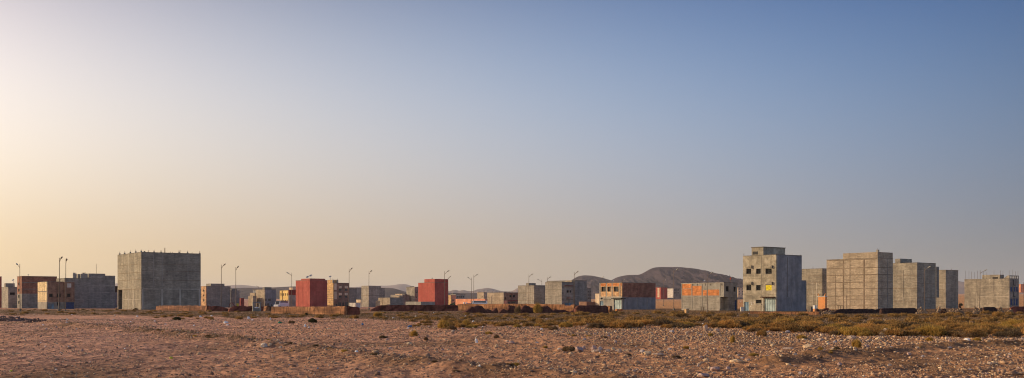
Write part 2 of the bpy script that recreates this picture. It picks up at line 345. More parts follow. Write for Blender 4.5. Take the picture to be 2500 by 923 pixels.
# ------------------------------------------------------------------ ground
def build_ground():
    ys = np.concatenate([-np.geomspace(3000, 12, 14), np.linspace(-8, 14, 8), np.geomspace(15.5, 210, 470), np.geomspace(214, 16000, 110)])
    s = np.linspace(-1, 1, 760); s = s * .75 + .25 * s ** 3
    Y = np.repeat(ys[:, None], len(s), 1); X = s[None, :] * (14 + .72 * np.abs(Y))
    Zz = terr(X, Y) + rough(X, Y)
    V = np.stack([X, Y, Zz], -1).reshape(-1, 3); nr, nc = Y.shape
    i = np.arange(nr - 1)[:, None] * nc + np.arange(nc - 1)[None, :]
    Fa = np.stack([i, i + 1, i + nc + 1, i + nc], -1).reshape(-1, 4)
    # where the scrub and dead grass grow the soil is litter brown
    veg = vegmask(X, Y)
    d, _ = dist_line(X, Y, BERM); veg = np.maximum(veg, .75 * np.exp(-((d - .2) / 1.3) ** 2) * np.clip(.55 + 1.2 * noise(X / 2.3, Y / 3), 0, 1))
    d, _ = dist_line(X, Y, BERM2); veg = np.maximum(veg, .6 * np.exp(-(d / .8) ** 2))
    veg = np.maximum(veg, .7 * np.clip(2.6 * noise(X / 4.4 + 3, Y / 9.1) - .45, 0, 1) * (Y > 10) * (Y < 140))
    o = np_mesh('ground', V, Fa, M['ground'], attr=veg.ravel(), smooth=True)
    tag(o, 'wide stony desert ground of pinkish brown soil', kind='structure')
def pxpy(x, y): D = np.maximum(y, 5); return CX + F * x / D, HZ + F * EYE / D
def vegmask(X, Y):
    px, py = pxpy(X, Y)
    low = np.interp(px, [0, 240, 400, 620, 860, 1040, 1250, 1450, 1800, 2100, 2500], [768, 771, 773, 776, 778, 787, 790, 795, 800, 806, 812])
    low = low + 5 * noise(px / 60, 2.2)
    m = sstep(1.5, -3.5, py - low) * sstep(750, 758, py) * (Y > 0)
    return m * np.clip(.85 + .9 * noise(X / 3.1, Y / 5.0), 0, 1)
build_ground()

# ------------------------------------------------------------------ hills
def hillmat(name, c1, c2, gullies=1.0):
    m, t, b = newmat(name, .97, .05); N = t.nodes.new; L = t.links.new
    tc = N('ShaderNodeTexCoord'); mp = N('ShaderNodeMapping'); mp.inputs['Scale'].default_value = (1.6, .5, 2.6); L(tc.outputs['Object'], mp.inputs[0])
    n = N('ShaderNodeTexNoise'); n.inputs['Scale'].default_value = .006 * gullies; n.inputs['Detail'].default_value = 10; n.inputs['Roughness'].default_value = .65; L(mp.outputs[0], n.inputs['Vector'])
    r = N('ShaderNodeValToRGB'); L(n.outputs['Fac'], r.inputs[0]); e = r.color_ramp.elements; e[0].position = .35; e[1].position = .62; e[0].color = (*c1, 1); e[1].color = (*c2, 1)
    L(r.outputs[0], b.inputs['Base Color']); return m
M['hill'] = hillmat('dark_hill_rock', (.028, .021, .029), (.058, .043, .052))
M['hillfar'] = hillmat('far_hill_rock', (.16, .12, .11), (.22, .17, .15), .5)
def hill(label, D, prof, mat, run=.35, seed=0, rug=1.0):
    pxs = np.linspace(prof[0][0], prof[-1][0], 240)
    tops = np.interp(pxs, [p[0] for p in prof], [p[1] for p in prof])
    tops = np.convolve(np.pad(tops, 3, mode='edge'), np.ones(7) / 7, 'valid')
    hx = (pxs - CX) / F * D; hz = Z(tops, D)
    vs = np.concatenate([np.linspace(-1, 0, 40), np.linspace(.05, 1, 14)])
    Y = D + vs[:, None] * D * run + np.zeros((1, 240)); X = hx[None, :] + np.zeros_like(Y)
    base = terr(X, Y) - 6
    t = np.where(vs < 0, 1 + vs, 1 - vs)[:, None]; prof_t = t ** 1.15 * (1.15 - .15 * t)
    H = hz[None, :] - base
    k = 1 / (D * .035)
    er = noise(X * k * 1.6 + seed, Y * k * .45 + seed) + .8 * noise(X * k * 4.5 + seed, Y * k * .8) + .6 * (np.abs(noise(X * k * 9 + seed, Y * k * 1.6)) * -3 + .6)
    Zz = base + H * np.clip(prof_t + .22 * rug * er * t * (1 - t) * 3, 0, 1.01)
    V = np.stack([X, Y, Zz], -1).reshape(-1, 3); nr, nc = Y.shape
    i = np.arange(nr - 1)[:, None] * nc + np.arange(nc - 1)[None, :]
    Fa = np.stack([i, i + 1, i + nc + 1, i + nc], -1).reshape(-1, 4)
    o = np_mesh('hill', V, Fa, mat, smooth=True); tag(o, label, kind='structure')
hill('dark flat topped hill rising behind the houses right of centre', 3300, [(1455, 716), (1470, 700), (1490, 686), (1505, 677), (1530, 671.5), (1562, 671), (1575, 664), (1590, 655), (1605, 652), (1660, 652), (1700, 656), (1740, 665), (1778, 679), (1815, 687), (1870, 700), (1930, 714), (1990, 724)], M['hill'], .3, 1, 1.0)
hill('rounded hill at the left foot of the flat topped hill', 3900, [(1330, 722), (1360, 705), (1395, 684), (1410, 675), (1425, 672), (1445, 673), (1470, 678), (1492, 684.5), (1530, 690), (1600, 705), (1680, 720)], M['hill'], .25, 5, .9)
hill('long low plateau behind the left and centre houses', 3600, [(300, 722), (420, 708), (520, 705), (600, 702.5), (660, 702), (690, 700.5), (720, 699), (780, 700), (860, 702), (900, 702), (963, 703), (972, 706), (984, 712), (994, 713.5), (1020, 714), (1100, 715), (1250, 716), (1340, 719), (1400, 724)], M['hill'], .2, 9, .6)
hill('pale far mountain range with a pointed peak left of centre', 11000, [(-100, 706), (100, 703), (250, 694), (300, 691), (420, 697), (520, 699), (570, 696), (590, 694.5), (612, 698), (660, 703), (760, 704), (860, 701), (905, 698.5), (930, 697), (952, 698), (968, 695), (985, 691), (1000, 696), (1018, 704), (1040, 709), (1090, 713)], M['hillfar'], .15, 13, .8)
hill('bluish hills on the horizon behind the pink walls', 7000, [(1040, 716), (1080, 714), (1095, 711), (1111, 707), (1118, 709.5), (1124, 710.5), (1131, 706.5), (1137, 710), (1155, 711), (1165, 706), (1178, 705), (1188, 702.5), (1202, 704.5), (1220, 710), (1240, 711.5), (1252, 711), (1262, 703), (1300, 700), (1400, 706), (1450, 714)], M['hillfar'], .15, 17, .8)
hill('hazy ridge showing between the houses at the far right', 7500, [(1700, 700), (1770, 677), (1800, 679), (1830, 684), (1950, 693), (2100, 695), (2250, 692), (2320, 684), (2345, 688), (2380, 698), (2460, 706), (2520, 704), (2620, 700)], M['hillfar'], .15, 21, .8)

# ------------------------------------------------------------------ haze
def haze():
    mb = MB(); mb.box(-15000, 15000, -3500, 15500, -8, 262)
    m = bpy.data.materials.new('haze'); m.use_nodes = True; t = m.node_tree; t.nodes.remove(t.nodes['Principled BSDF'])
    v = t.nodes.new('ShaderNodeVolumePrincipled'); v.inputs['Color'].default_value = (.80, .78, .86, 1); v.inputs['Density'].default_value = HAZE_D; v.inputs['Anisotropy'].default_value = .2
    t.links.new(v.outputs[0], t.nodes['Material Output'].inputs['Volume'])
    o = mb.build('haze', m); tag(o, 'thin dusty haze over the whole plain', kind='stuff')
HAZE_D = 7.0e-5
haze()

# ------------------------------------------------------------------ houses on one street grid
GA = R(36.87); AX = (-.6, .8); BX = (.8, .6)
def solve(cx, cy, d, px):
    k = (px - CX) / F; return (k * cy - cx) / (d[0] - k * d[1])
class House:
    def __init__(s, name, label, cat, xl, xc, xr, ytop, D, mat='grey', La=None, Lb=None, group=None, parapet=.7, body=True, ybase=None, wallname='wall'):
        s.c = P(xc, D); s.D = D; s.g = float(terr(*s.c)) - .05
        if ybase is not None: s.g = Z(ybase, D)
        s.La = La or solve(*s.c, AX, xl); s.Lb = Lb or solve(*s.c, BX, xr); s.H = Z(ytop, D) - s.g
        s.root = empty(name, (s.c[0], s.c[1], s.g), GA); tag(s.root, label, cat, group)
        s.ops = {'A': [], 'B': []}; s.mat = mat; s.par = parapet; s.bands = {}
    def u(s, face, px): return solve(*s.c, AX if face == 'A' else BX, px)
    def z(s, face, px, py):
        d = AX if face == 'A' else BX; t = solve(*s.c, d, px); y = s.c[1] + d[1] * t; return Z(py, y) - s.g
    def rect(s, face, x0, x1, y0, y1):
        a, b = sorted((s.u(face, x0), s.u(face, x1))); xm = (x0 + x1) / 2
        return a, b, s.z(face, xm, y1), s.z(face, xm, y0)
    def op(s, face, x0, x1, y0, y1, kind='window', mat=None, off=0):
        r = s.rect(face, x0, x1, y0, y1); r = (r[0], r[1], max(r[2], .02), r[3]); s.ops[face].append(r); s.fill(face, r, kind, mat); return r
    def q(s, face, u, w, d):   # local point: u along the face, w up, d inward
        return (d, u, w) if face == 'A' else (u, d, w)
    def fbox(s, mb, face, u0, u1, w0, w1, d0, d1):
        if face == 'A': mb.box(d0, d1, u0, u1, w0, w1)
        else: mb.box(u0, u1, d0, d1, w0, w1)
    def fill(s, face, r, kind, mat):
        u0, u1, w0, w1 = r
        if kind == 'hole': return
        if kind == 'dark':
            mb = MB(); s.fbox(mb, face, u0, u1, w0, w1, .25, .265); mb.build('window', M['dark'], s.root); return  # opaque dark sheet, paints the unlit room behind the opening
        if kind == 'window':
            mb = MB(); f = .07
            s.fbox(mb, face, u0, u1, w0, w0 + f, .12, .2); s.fbox(mb, face, u0, u1, w1 - f, w1, .12, .2)
            s.fbox(mb, face, u0, u0 + f, w0 + f, w1 - f, .12, .2); s.fbox(mb, face, u1 - f, u1, w0 + f, w1 - f, .12, .2)
            if u1 - u0 > .8: um = (u0 + u1) / 2; s.fbox(mb, face, um - .03, um + .03, w0 + f, w1 - f, .13, .19)
            o = mb.build('window', M[mat or 'concd'], s.root)
            mb = MB(); s.fbox(mb, face, u0 + f, u1 - f, w0 + f, w1 - f, .155, .165); mb.build('pane', M['glass'], o)
        elif kind == 'grille':
            mb = MB(); nb = 5
            for i in range(nb): uu = u0 + (u1 - u0) * (i + .5) / nb; s.fbox(mb, face, uu - .02, uu + .02, w0, w1, .04, .07)
            for fr in (.12, .5, .62, .9): ww = w0 + (w1 - w0) * fr; s.fbox(mb, face, u0, u1, ww - .025, ww + .025, .071, .1)
            o = mb.build('window', M['rubber'], s.root)
            mb = MB(); s.fbox(mb, face, u0, u1, w0, w1, .2, .215); mb.build('pane', M['dark'], o)
        elif kind in ('door', 'garage'):
            mb = MB(); n = 9 if kind == 'garage' else 3
            for i in range(n):
                a = u0 + (u1 - u0) * i / n; b = u0 + (u1 - u0) * (i + 1) / n; dd = .10 if i % 2 else .14
                s.fbox(mb, face, a + .005, b - .005, w0, w1, dd, .2)
            s.fbox(mb, face, u0, u1, w0 + (w1 - w0) * .62, w0 + (w1 - w0) * .65, .06, .098)
            mb.build('garage_door' if kind == 'garage' else 'door', M[mat or 'bluepaint'], s.root)
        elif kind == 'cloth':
            mb = MB(); s.fbox(mb, face, u0, u1, w0, w1, .03, .05); mb.build('cover_or_lit_panel', M[mat or 'yellowcloth'], s.root)
    def band(s, face, x0, x1, y0, y1, mat='conc', proud=.03, name='concrete_frame'):
        r = s.rect(face, x0, x1, y0, y1); mb = s.bands.setdefault((mat, name if name == 'concrete_frame' else name + '#%d' % len(s.bands)), MB()); s.fbox(mb, face, r[0], r[1], max(r[2], 0), r[3], -proud, -.002)
    def vband(s, face, x, wpx, y0, y1, mat='conc', proud=.035): s.band(face, x - wpx / 2, x + wpx / 2, y0, y1, mat, proud)
    def hband(s, face, frac, x0, x1, hpx=1.6, mat='conc', proud=.03):
        """level band at height frac*H along the face between two pixels"""
        a, b = sorted((s.u(face, x0), s.u(face, x1))); t = hpx * s.D / F; ww = s.H * frac
        mb = s.bands.setdefault((mat, 'concrete_frame'), MB()); s.fbox(mb, face, a, b, ww - t / 2, ww + t / 2, -proud, -.002)
    def vol(s, name, mat, x0, x1, y0, y1, z0, z1, opA=(), opB=(), par=None, top=True):
        mb = MB(); par = s.par if par is None else par
        def facewall(face, a0, a1, d, ops):
            us = sorted({a0, a1} | {min(max(v, a0), a1) for r in ops for v in r[:2]}); ws = sorted({z0, z1} | {min(max(v, z0), z1) for r in ops for v in r[2:]})
            for i in range(len(us) - 1):
                for j in range(len(ws) - 1):
                    uc = (us[i] + us[i + 1]) / 2; wc = (ws[j] + ws[j + 1]) / 2
                    if any(r[0] < uc < r[1] and r[2] < wc < r[3] for r in ops): continue
                    mb.quad(*[s.q(face, u, w_, d) for u, w_ in ((us[i], ws[j]), (us[i + 1], ws[j]), (us[i + 1], ws[j + 1]), (us[i], ws[j + 1]))])
            for r in ops:
                u0, u1, w0, w1 = r; w0 = max(w0, z0); w1 = min(w1, z1)
                for (p, q_) in (((u0, w0), (u1, w0)), ((u1, w0), (u1, w1)), ((u1, w1), (u0, w1)), ((u0, w1), (u0, w0))):
                    mb.quad(s.q(face, *p, d), s.q(face, *q_, d), s.q(face, *q_, d + .28), s.q(face, *p, d + .28))
        facewall('A', y0, y1, x0, opA); facewall('B', x0, x1, y0, opB)
        mb.quad((x1, y0, z0), (x1, y1, z0), (x1, y1, z1), (x1, y0, z1)); mb.quad((x0, y1, z0), (x1, y1, z0), (x1, y1, z1), (x0, y1, z1))
        if top:
            zr = z1 - par; t = .2 if par else 0
            mb.quad((x0 + t, y0 + t, zr), (x1 - t, y0 + t, zr), (x1 - t, y1 - t, zr), (x0 + t, y1 - t, zr))
            if par:
                o = [(x0, y0), (x1, y0), (x1, y1), (x0, y1)]; i_ = [(x0 + t, y0 + t), (x1 - t, y0 + t), (x1 - t, y1 - t), (x0 + t, y1 - t)]
                for k in range(4):
                    a, b = o[k], o[(k + 1) % 4]; c, d = i_[(k + 1) % 4], i_[k]
                    mb.quad((*a, z1), (*b, z1), (*c, z1), (*d, z1)); mb.quad((*d, z1), (*c, z1), (*c, zr), (*d, zr))
        return mb.build(name, M[mat], s.root)
    def split(s, zs, mats, names=None):
        """stack the body from volumes of different masonry"""
        zs = [0] + list(zs) + [s.H]
        for i, m_ in enumerate(mats):
            z0, z1 = zs[i], zs[i + 1]; last = i == len(mats) - 1
            cut = lambda ops: [r for r in ops if r[2] < z1 - .02 and r[3] > z0 + .02]
            s.vol((names or ['wall', 'upper_wall', 'top_wall'])[i], m_, 0, s.Lb, 0, s.La, z0, z1, cut(s.ops['A']), cut(s.ops['B']), None if last else 0, last)
        s.finish()
    def body(s): s.vol('wall', s.mat, 0, s.Lb, 0, s.La, 0, s.H, s.ops['A'], s.ops['B']); s.finish(); return s
    def finish(s):
        for (m_, n_), mb in s.bands.items(): mb.build(n_.split('#')[0], M[m_], s.root)
        s.bands = {}
        # a coping along the two street sides
        if s.par:
            mb = MB(); s.fbox(mb, 'A', -.04, s.La, s.H + .002, s.H + .09, -.04, .24); s.fbox(mb, 'B', .242, s.Lb + .04, s.H + .002, s.H + .09, -.04, .24); mb.build('coping', M['concd'], s.root)
    def local(s, x, y):
        dx, dy = x - s.c[0], y - s.c[1]; return dx * .8 + dy * .6, -dx * .6 + dy * .8
    def up(s, xl, xc, xr, ytop, back=3.0, mat=None, name='penthouse', z0=None, ops=None, par=.25):
        """a smaller volume standing on the roof, its near corner `back` metres behind the wall corner"""
        D = s.D + back; c = P(xc, D); lx, ly = s.local(*c); lx = max(lx, .01); ly = max(ly, .01)
        La = max(solve(*c, AX, xl), .8); Lb = max(solve(*c, BX, xr), .8); z1 = Z(ytop, D) - s.g
        z0 = s.H - s.par if z0 is None else z0
        return s.vol(name, mat or s.mat, lx, lx + Lb, ly, ly + La, z0, z1, par=par)
    def step(s, face, x0, x1, ytop, depth=3.5, mat=None, name='raised_wall'):
        """the wall itself rises higher between two pixels of one face, flush with it"""
        a, b = sorted((s.u(face, x0), s.u(face, x1))); a = max(a, 0); z1 = s.z(face, (x0 + x1) / 2, ytop)
        if face == 'A': s.vol(name, mat or s.mat, 0, min(depth, s.Lb), a, b, s.H + .095, z1, par=.25)
        else: s.vol(name, mat or s.mat, a, b, 0, min(depth, s.La), s.H + .095, z1, par=.25)
    def stub(s, face, px, ytop, wd=.22, name='column_stub', mat='conc', dd=.15):
        u_ = s.u(face, px); z1 = s.z(face, px, ytop); mb = MB(); s.fbox(mb, face, u_ - wd / 2, u_ + wd / 2, s.H + .1, z1 - .25, dd, dd + wd)
        o = mb.build(name, M[mat], s.root)
        for k in (-.3, .3): mb = MB(); p = s.q(face, u_ + k * wd, 0, dd + wd * (.5 + k)); mb.tube([(p[0], p[1], z1 - .3), (p[0] + .02, p[1], z1 + random.uniform(.0, .25))], .025, 4); mb.build('rebar', M['steel'], o)
    def rod(s, face, px, ytop, r=.045, z0=None, dd=.15):
        u_ = s.u(face, px); z1 = s.z(face, px, ytop); p = s.q(face, u_, 0, dd); mb = MB()
        mb.tube([(p[0], p[1], s.H if z0 is None else z0), (p[0] + random.uniform(-.04, .04), p[1], z1)], r, 5); mb.build('rebar', M['steel'], s.root)
    def dishp(s, px, ybase, back=.5, size=.8):
        D = s.D + back; lx, ly = s.local(*P(px, D)); z0 = Z(ybase, D) - s.g; lx = min(max(lx, .3), s.Lb - .3); ly = min(max(ly, .3), s.La - .3)
        mb = MB(); zt = z0 + size * .9; mb.tube([(lx, ly, s.H - s.par), (lx, ly, zt)], .04, 5)
        nr = 4; rings = []
        ax = Vector((-.5, -.35, .75)).normalized(); a = ax.cross(Vector((0, 0, 1))).normalized(); b = ax.cross(a)
        for i in range(nr + 1):
            rr = size / 2 * i / nr; dp = .28 * (rr / (size / 2)) ** 2 * size / 2
            rings.append([Vector((lx, ly, zt)) + ax * dp + (a * math.cos(6.283 * k / 10) + b * math.sin(6.283 * k / 10)) * rr for k in range(10)])
        for i in range(nr):
            for k in range(10): mb.quad(tuple(rings[i][k]), tuple(rings[i][(k + 1) % 10]), tuple(rings[i + 1][(k + 1) % 10]), tuple(rings[i + 1][k]))
        mb.build('satellite_dish', M['dish'], s.root)
    def clutter(s, n=5, hmax=.6):
        for i in range(n):
            mb = MB(); hx = random.uniform(.3, .9); x = random.uniform(.3, s.Lb - .9); y = random.uniform(.3, min(s.La - .5, 3)); h = random.uniform(.1, hmax)
            mb.lump(x, y, s.H - s.par + (s.par + h) / 2, hx / 2, .3, (s.par + h) / 2, .12, 1); mb.build('rubble_heap', M['grey'], s.root)

G = 'grey unfinished block houses of the settlement'
# ---- far left
h = House('red_house', 'red plastered house cut by the left edge of the photo', 'house', -60, -45, 4, 675, 320, 'red', La=12); h.body()
h = House('stepped_house', 'small grey stepped house between the red house and the red brick house', 'house', 4, 20, 43, 701, 300, 'grey', ybase=755)
h.band('B', 24, 36, 714, 720, 'dark', .02, 'window'); h.body(); h.up(10, 14, 36, 691.5, 3, 'grey'); h.up(5, 8, 20, 709, .2, 'conc', z0=0); h.dishp(33, 690, 3)
for x in (13, 34): h.rod('B', x, 691)
h = House('brick_house', 'three storey red brick house with grey lower walls, second block from the left', 'house', 42, 53, 139, 674.5, 285, 'brick')
zz = h.z('B', 60, 717)
for y in (690, 706, 722): h.band('B', 54, 138, y - .7, y + .7, 'greyd')
for y in (694, 709, 724, 739): h.op('A', 44.5, 48.5, y - 4, y + 3, 'window')
h.split([zz], ['greyd', 'brick']); h.dishp(72, 675, .3, .5); h.step('A', 42, 46, 671, 1.5) if False else None
h = House('yellow_house', 'two storey house with one sunlit yellow side and reddish front, before the red brick house', 'house', 92, 114, 158, 688, 262, 'brickcream')
for x in (97.5, 102.8, 108): h.vband('A', x, .7, 688.5, 735, 'concd', .02)
h.band('A', 92.5, 113.5, 711, 713, 'concd', .03); h.band('A', 92.5, 113.5, 734, 735.5, 'concd', .03)
zz = h.z('B', 120, 737)
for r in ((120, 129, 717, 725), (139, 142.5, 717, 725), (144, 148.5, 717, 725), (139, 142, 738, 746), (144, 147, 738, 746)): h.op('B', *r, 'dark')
h.op('B', 117, 124, 741, 755, 'garage', 'bluepaint'); h.op('B', 125, 132, 741, 755, 'door', 'bluepaint')
h.vol('wall', 'conc', 0, h.Lb, 0, h.La, 0, zz, [r for r in h.ops['A'] if r[2] < zz], [r for r in h.ops['B'] if r[2] < zz - .1], 0, False)
# upper storey: ochre brick flank, brown front
h.vol('upper_wall', 'brickcream', 0, .3, 0, h.La, zz, h.H, [], [], 0, False)
h.vol('front_wall', 'brown', .302, h.Lb, -.003, h.La - .01, zz + .001, h.H - .003, [], [r for r in h.ops['B'] if r[2] > zz - .1]); h.finish()
h = House('roof_house', 'plain grey house just behind the yellow sided house, its roof strip showing', 'house', 128, 133, 160, 680.5, 292, 'conc'); h.body(); h.stub('B', 134, 677)
h = House('brown_house', 'narrow brown fronted house with an overhanging upper storey and blue grey shutter', 'house', 156, 158, 182, 679.5, 264, 'greyd', La=9)
h.op('B', 164, 174, 692, 702, 'cloth', 'white'); h.op('B', 164, 172.5, 717, 725, 'dark'); h.op('B', 159, 181, 738, 757, 'garage', 'bluedark')  # white panel in the top opening paints a sunlit interior wall, no cloth there
zz = h.z('B', 170, 737); z2 = h.z('B', 170, 689)
h.split([zz, z2], ['greyd', 'brown', 'greyd'], ['wall', 'upper_wall', 'top_wall'])
h = House('block_house', 'wide dark grey blank house with a ragged roof tower beside the big cube house', 'house', 178, 180, 281, 680, 302, 'greyd', La=14)
h.step('B', 217, 257, 668, 8); h.step('B', 257.3, 281, 673, 8)
for y in (697, 714, 731): h.band('B', 183, 280, y - .6, y + .6, 'conc')
for x in (205, 220, 246): h.vband('B', x, 1.6, 682, 755, 'conc', .02)
h.body(); h.up(178, 190, 217, 669, 4, 'grey')
for i, x in enumerate((181, 185, 200, 204, 208, 212)): h.stub('B', x, 664.5 + (i % 3), .5)
h.dishp(221, 690, -.6, .6) if False else None
mast = MB(); mx, my = P(235, 305); mast.tube([(mx, my, Z(668, 305)), (mx, my, Z(644, 305))], .05, 5); o = mast.build('antenna_mast', M['steel']); tag(o, 'thin antenna mast standing on the roof of the wide dark grey house', 'antenna')
h = House('dark_house', 'narrow dark blue grey house in the gap left of the big cube house', 'house', 274, 276, 294, 699, 325, 'blue', La=9)
zz = h.z('B', 285, 714); h.split([zz], ['blue', 'mudblack'])

# ---- the big cube
h = House('cube_house', 'big windowless grey cube of a house with column stubs along its roof edge', 'house', 287, 345, 490, 616, 236, 'bigblock')
h.op('A', 288.5, 299, 707, 757, 'hole')
for x0 in (300, 313.5, 327.5, 342.5): h.vband('A', x0, 1.5, 708, 757, 'concl', .04)
for x0 in (313.5, 327.5): h.vband('A', x0, .9, 618, 704, 'concl', .015)
for f_, y_ in ((.80, 0), (.655, 0), (.53, 0), (.363, 0)): h.hband('A', f_, 287.3, 345, 1.2, 'concx', .03)
for f_ in (.365,): h.hband('B', f_, 349, 489, 1.6, 'concl', .03)
for f_ in (.68, .80, .52): h.hband('B', f_, 346, 489, 1.1, 'concx', .02)
for f_ in (.18,): h.hband('A', f_, 300, 344, .9, 'concl', .03)
for x0, wd in ((396, 4.5), (440, 4), (487, 3.5)): h.vband('B', x0, wd, 706, 757, 'concl', .05)
for x0, wd in ((396, 3), (459, 2.5), (375, 2)): h.vband('B', x0, wd * .6, 622, 700, 'conc', .02)
h.band('B', 347, 350, 706, 757, 'concl', .03)
h.body()
for x, y in ((289, 616), (301, 614.5), (315, 612.5), (328, 611), (345.8, 609.5)): h.stub('A' if x < 345 else 'B', x, y, .32)
for x, y in ((363, 612), (377, 611), (394, 611.5), (417, 615.5), (422, 615.5), (438, 612), (459, 613), (470, 617), (488.5, 614.5)): h.stub('B', x, y, .28)
for x in (402, 403.6, 440.5): h.rod('B', x, 605 if x < 410 else 611)
mb = MB(); mb.lump(1.2, 1.5, h.H + .05, .35, .3, .3, .1); mb.build('water_tank', M['dark'], h.root)

h = House('grey_row_house', 'grey row house with a sunlit brick edge right of the big cube house', 'house', 491, 502.5, 563, 699, 330, 'greyd')
for y in (708, 720, 732): h.op('A', 496, 499.5, y - 1, y + 4, 'window')
h.mat = 'greyd'; zz = h.z('A', 495, 743); h.step('B', 515, 548, 692.5, 6)
for y in (713, 730): h.band('B', 504, 562, y - .5, y + .5, 'conc')
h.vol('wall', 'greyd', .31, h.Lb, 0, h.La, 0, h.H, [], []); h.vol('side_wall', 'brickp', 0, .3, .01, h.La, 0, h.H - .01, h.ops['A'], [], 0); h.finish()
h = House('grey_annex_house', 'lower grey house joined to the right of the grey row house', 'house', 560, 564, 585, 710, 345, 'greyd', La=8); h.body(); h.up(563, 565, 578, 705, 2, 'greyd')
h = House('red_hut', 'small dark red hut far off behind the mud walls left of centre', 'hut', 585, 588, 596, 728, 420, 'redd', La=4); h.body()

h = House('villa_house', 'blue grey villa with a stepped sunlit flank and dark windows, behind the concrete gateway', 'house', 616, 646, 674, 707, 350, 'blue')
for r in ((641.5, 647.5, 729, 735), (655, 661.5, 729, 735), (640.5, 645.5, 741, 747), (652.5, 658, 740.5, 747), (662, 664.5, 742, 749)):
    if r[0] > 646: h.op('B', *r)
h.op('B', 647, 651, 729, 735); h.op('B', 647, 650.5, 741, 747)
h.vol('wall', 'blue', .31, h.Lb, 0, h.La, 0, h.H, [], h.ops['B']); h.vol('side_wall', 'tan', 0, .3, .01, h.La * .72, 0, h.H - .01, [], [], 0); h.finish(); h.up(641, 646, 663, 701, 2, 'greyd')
h.dishp(666, 713, 0, .5)
h = House('stair_house', 'pale sunlit stepped ruin left of the blue grey villa', 'house', 606, 618, 626, 723, 352, 'tan'); h.body(); h.up(610, 622, 640, 715, 5, 'tan', z0=0)
h = House('yellow_apartment_house', 'yellow apartment house with two rows of arched windows', 'house', 683, 703.5, 709, 709, 330, 'yellow')
for yy in ((716, 722), (732, 738)):
    for x in (686, 691.5, 696.5, 701): h.op('A', x - 1.1, x + 1.1, *yy, 'window')
h.vband('A', 689.2, 1, 710, 742, 'wood', .1)
for x in (686.5, 692.2, 698): h.op('A', x - 1.2, x + 1.2, 743, 749, 'window')
h.hband('A', .45, 683, 703, .8, 'concl', .15); h.body()
h = House('maroon_house', 'house with maroon upper storey over pale grey walls, left of the tall red house', 'house', 704.5, 706, 724, 708, 322, 'conc')
h.split([h.z('B', 712, 720.5)], ['conc', 'redd']); h.up(706, 714, 717, 702, 2.5, 'cream')

h = House('red_tower_house', 'tall windowless red house with two dishes on its roof, left of centre', 'house', 722, 756.5, 799, 684, 300, 'red')
h.step('B', 757, 782, 680, 6); h.step('A', 735, 756.3, 680.5, 5)
for x in (729, 739): h.vband('A', x, .5, 700, 748, 'redd', .01)
h.body(); h.dishp(735.5, 684, .5, 1.0); h.dishp(760.5, 681, .3, 1.0)
h = House('brown_apartment_house', 'brown apartment house with arched pale window surrounds and sunlit striped side', 'house', 799, 813.5, 853, 691, 325, 'brown')
for y in (700, 706, 711.5, 717, 722, 727.5, 733, 738): h.hband('A', (750 - y) / (750 - 690), 799, 813.3, .6, 'concd', .02)
for x in (831, 845.5):
    for y in (705, 722):
        h.band('B', x - 4, x + 4, y - 7, y - 1, 'cream', .03, 'window_surround'); h.op('B', x - 3.3, x + 3.3, y, y + 5, 'window')
h.band('B', 816, 822, 692, 708, 'cream', .03); h.band('B', 816, 822, 712, 730, 'cream', .03)
h.vband('B', 837, 1, 692, 740, 'concd', .02)
for r in ((820, 824, 741, 749), (826, 833, 738, 749), (836, 840, 739, 749), (843, 851, 738, 749)): h.op('B', *r)
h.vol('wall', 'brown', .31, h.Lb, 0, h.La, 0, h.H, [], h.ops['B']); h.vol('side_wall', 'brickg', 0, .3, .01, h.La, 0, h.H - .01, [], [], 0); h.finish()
h.up(799.5, 814, 826, 683, 1.2, 'brickg'); h.dishp(805, 682, 2, .9)
for x in (824.5, 799.8): h.stub('B', max(x, 814), 681, .3)

h = House('hazy_house', 'flat roofed grey house in shade right of the brown apartment house', 'house', 850, 852, 872, 704, 400, 'greyd', La=9); h.body()
h = House('pale_hazy_house', 'paler grey house standing behind the shaded flat roofed house', 'house', 868, 869, 884, 703, 460, 'conc', La=9); h.body()
h = House('pink_shed', 'tiny sunlit pink shed between grey houses left of centre', 'shed', 869.5, 880.5, 882.5, 731.5, 330, 'cream'); h.body()
h = House('low_yard_wall', 'low whitish yard wall under the shaded flat roofed house', 'wall', 851, 868, 880, 739.5, 315, 'white'); h.body()
h = House('tall_grey_house', 'grey house with a sunlit left side, left of the peaked mountain', 'house', 882, 900, 939.5, 704, 360, 'grey')
h.step('B', 900.5, 917, 697.5, 6); h.step('A', 887, 899.7, 698.5, 5)
for f_ in (.62, .33): h.hband('A', f_, 882, 900, .8, 'concx', .02); h.hband('B', f_, 900, 939, .8, 'concd', .02)
h.body(); h.dishp(907, 709, -.2, .6); h.dishp(931, 704, 1, .7)
h = House('low_block_house', 'low one storey grey house with a sunlit side in front of the hazy plateau', 'house', 923.5, 952, 985, 727, 300, 'tan')
h.vband('A', 933, .9, 727, 746, 'steel', .02)
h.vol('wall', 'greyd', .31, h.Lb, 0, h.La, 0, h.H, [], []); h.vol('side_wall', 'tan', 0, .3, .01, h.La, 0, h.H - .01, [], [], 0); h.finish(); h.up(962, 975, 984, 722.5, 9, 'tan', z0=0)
h = House('low_lean_to', 'small sunlit lean-to wall against the left of the low grey house', 'wall', 917, 925, 927, 735, 301, 'tan'); h.body()
h = House('pink_ruin', 'pinkish broken brick ruin above the low grey house', 'ruin', 965, 982, 992, 717.5, 352, 'cream'); h.body(); h.clutter(4, .7)
h = House('ragged_grey_house', 'shaded grey house with a broken sloping roofline right of the low grey house', 'house', 980, 983, 1000, 720, 345, 'greyd', La=8); h.body(); h.up(985, 988, 994, 717.5, 1, 'greyd')
h = House('slim_grey_house', 'slim grey house with a sunlit side left of the second red house', 'house', 992, 1012.5, 1021.5, 701, 345, 'grey')
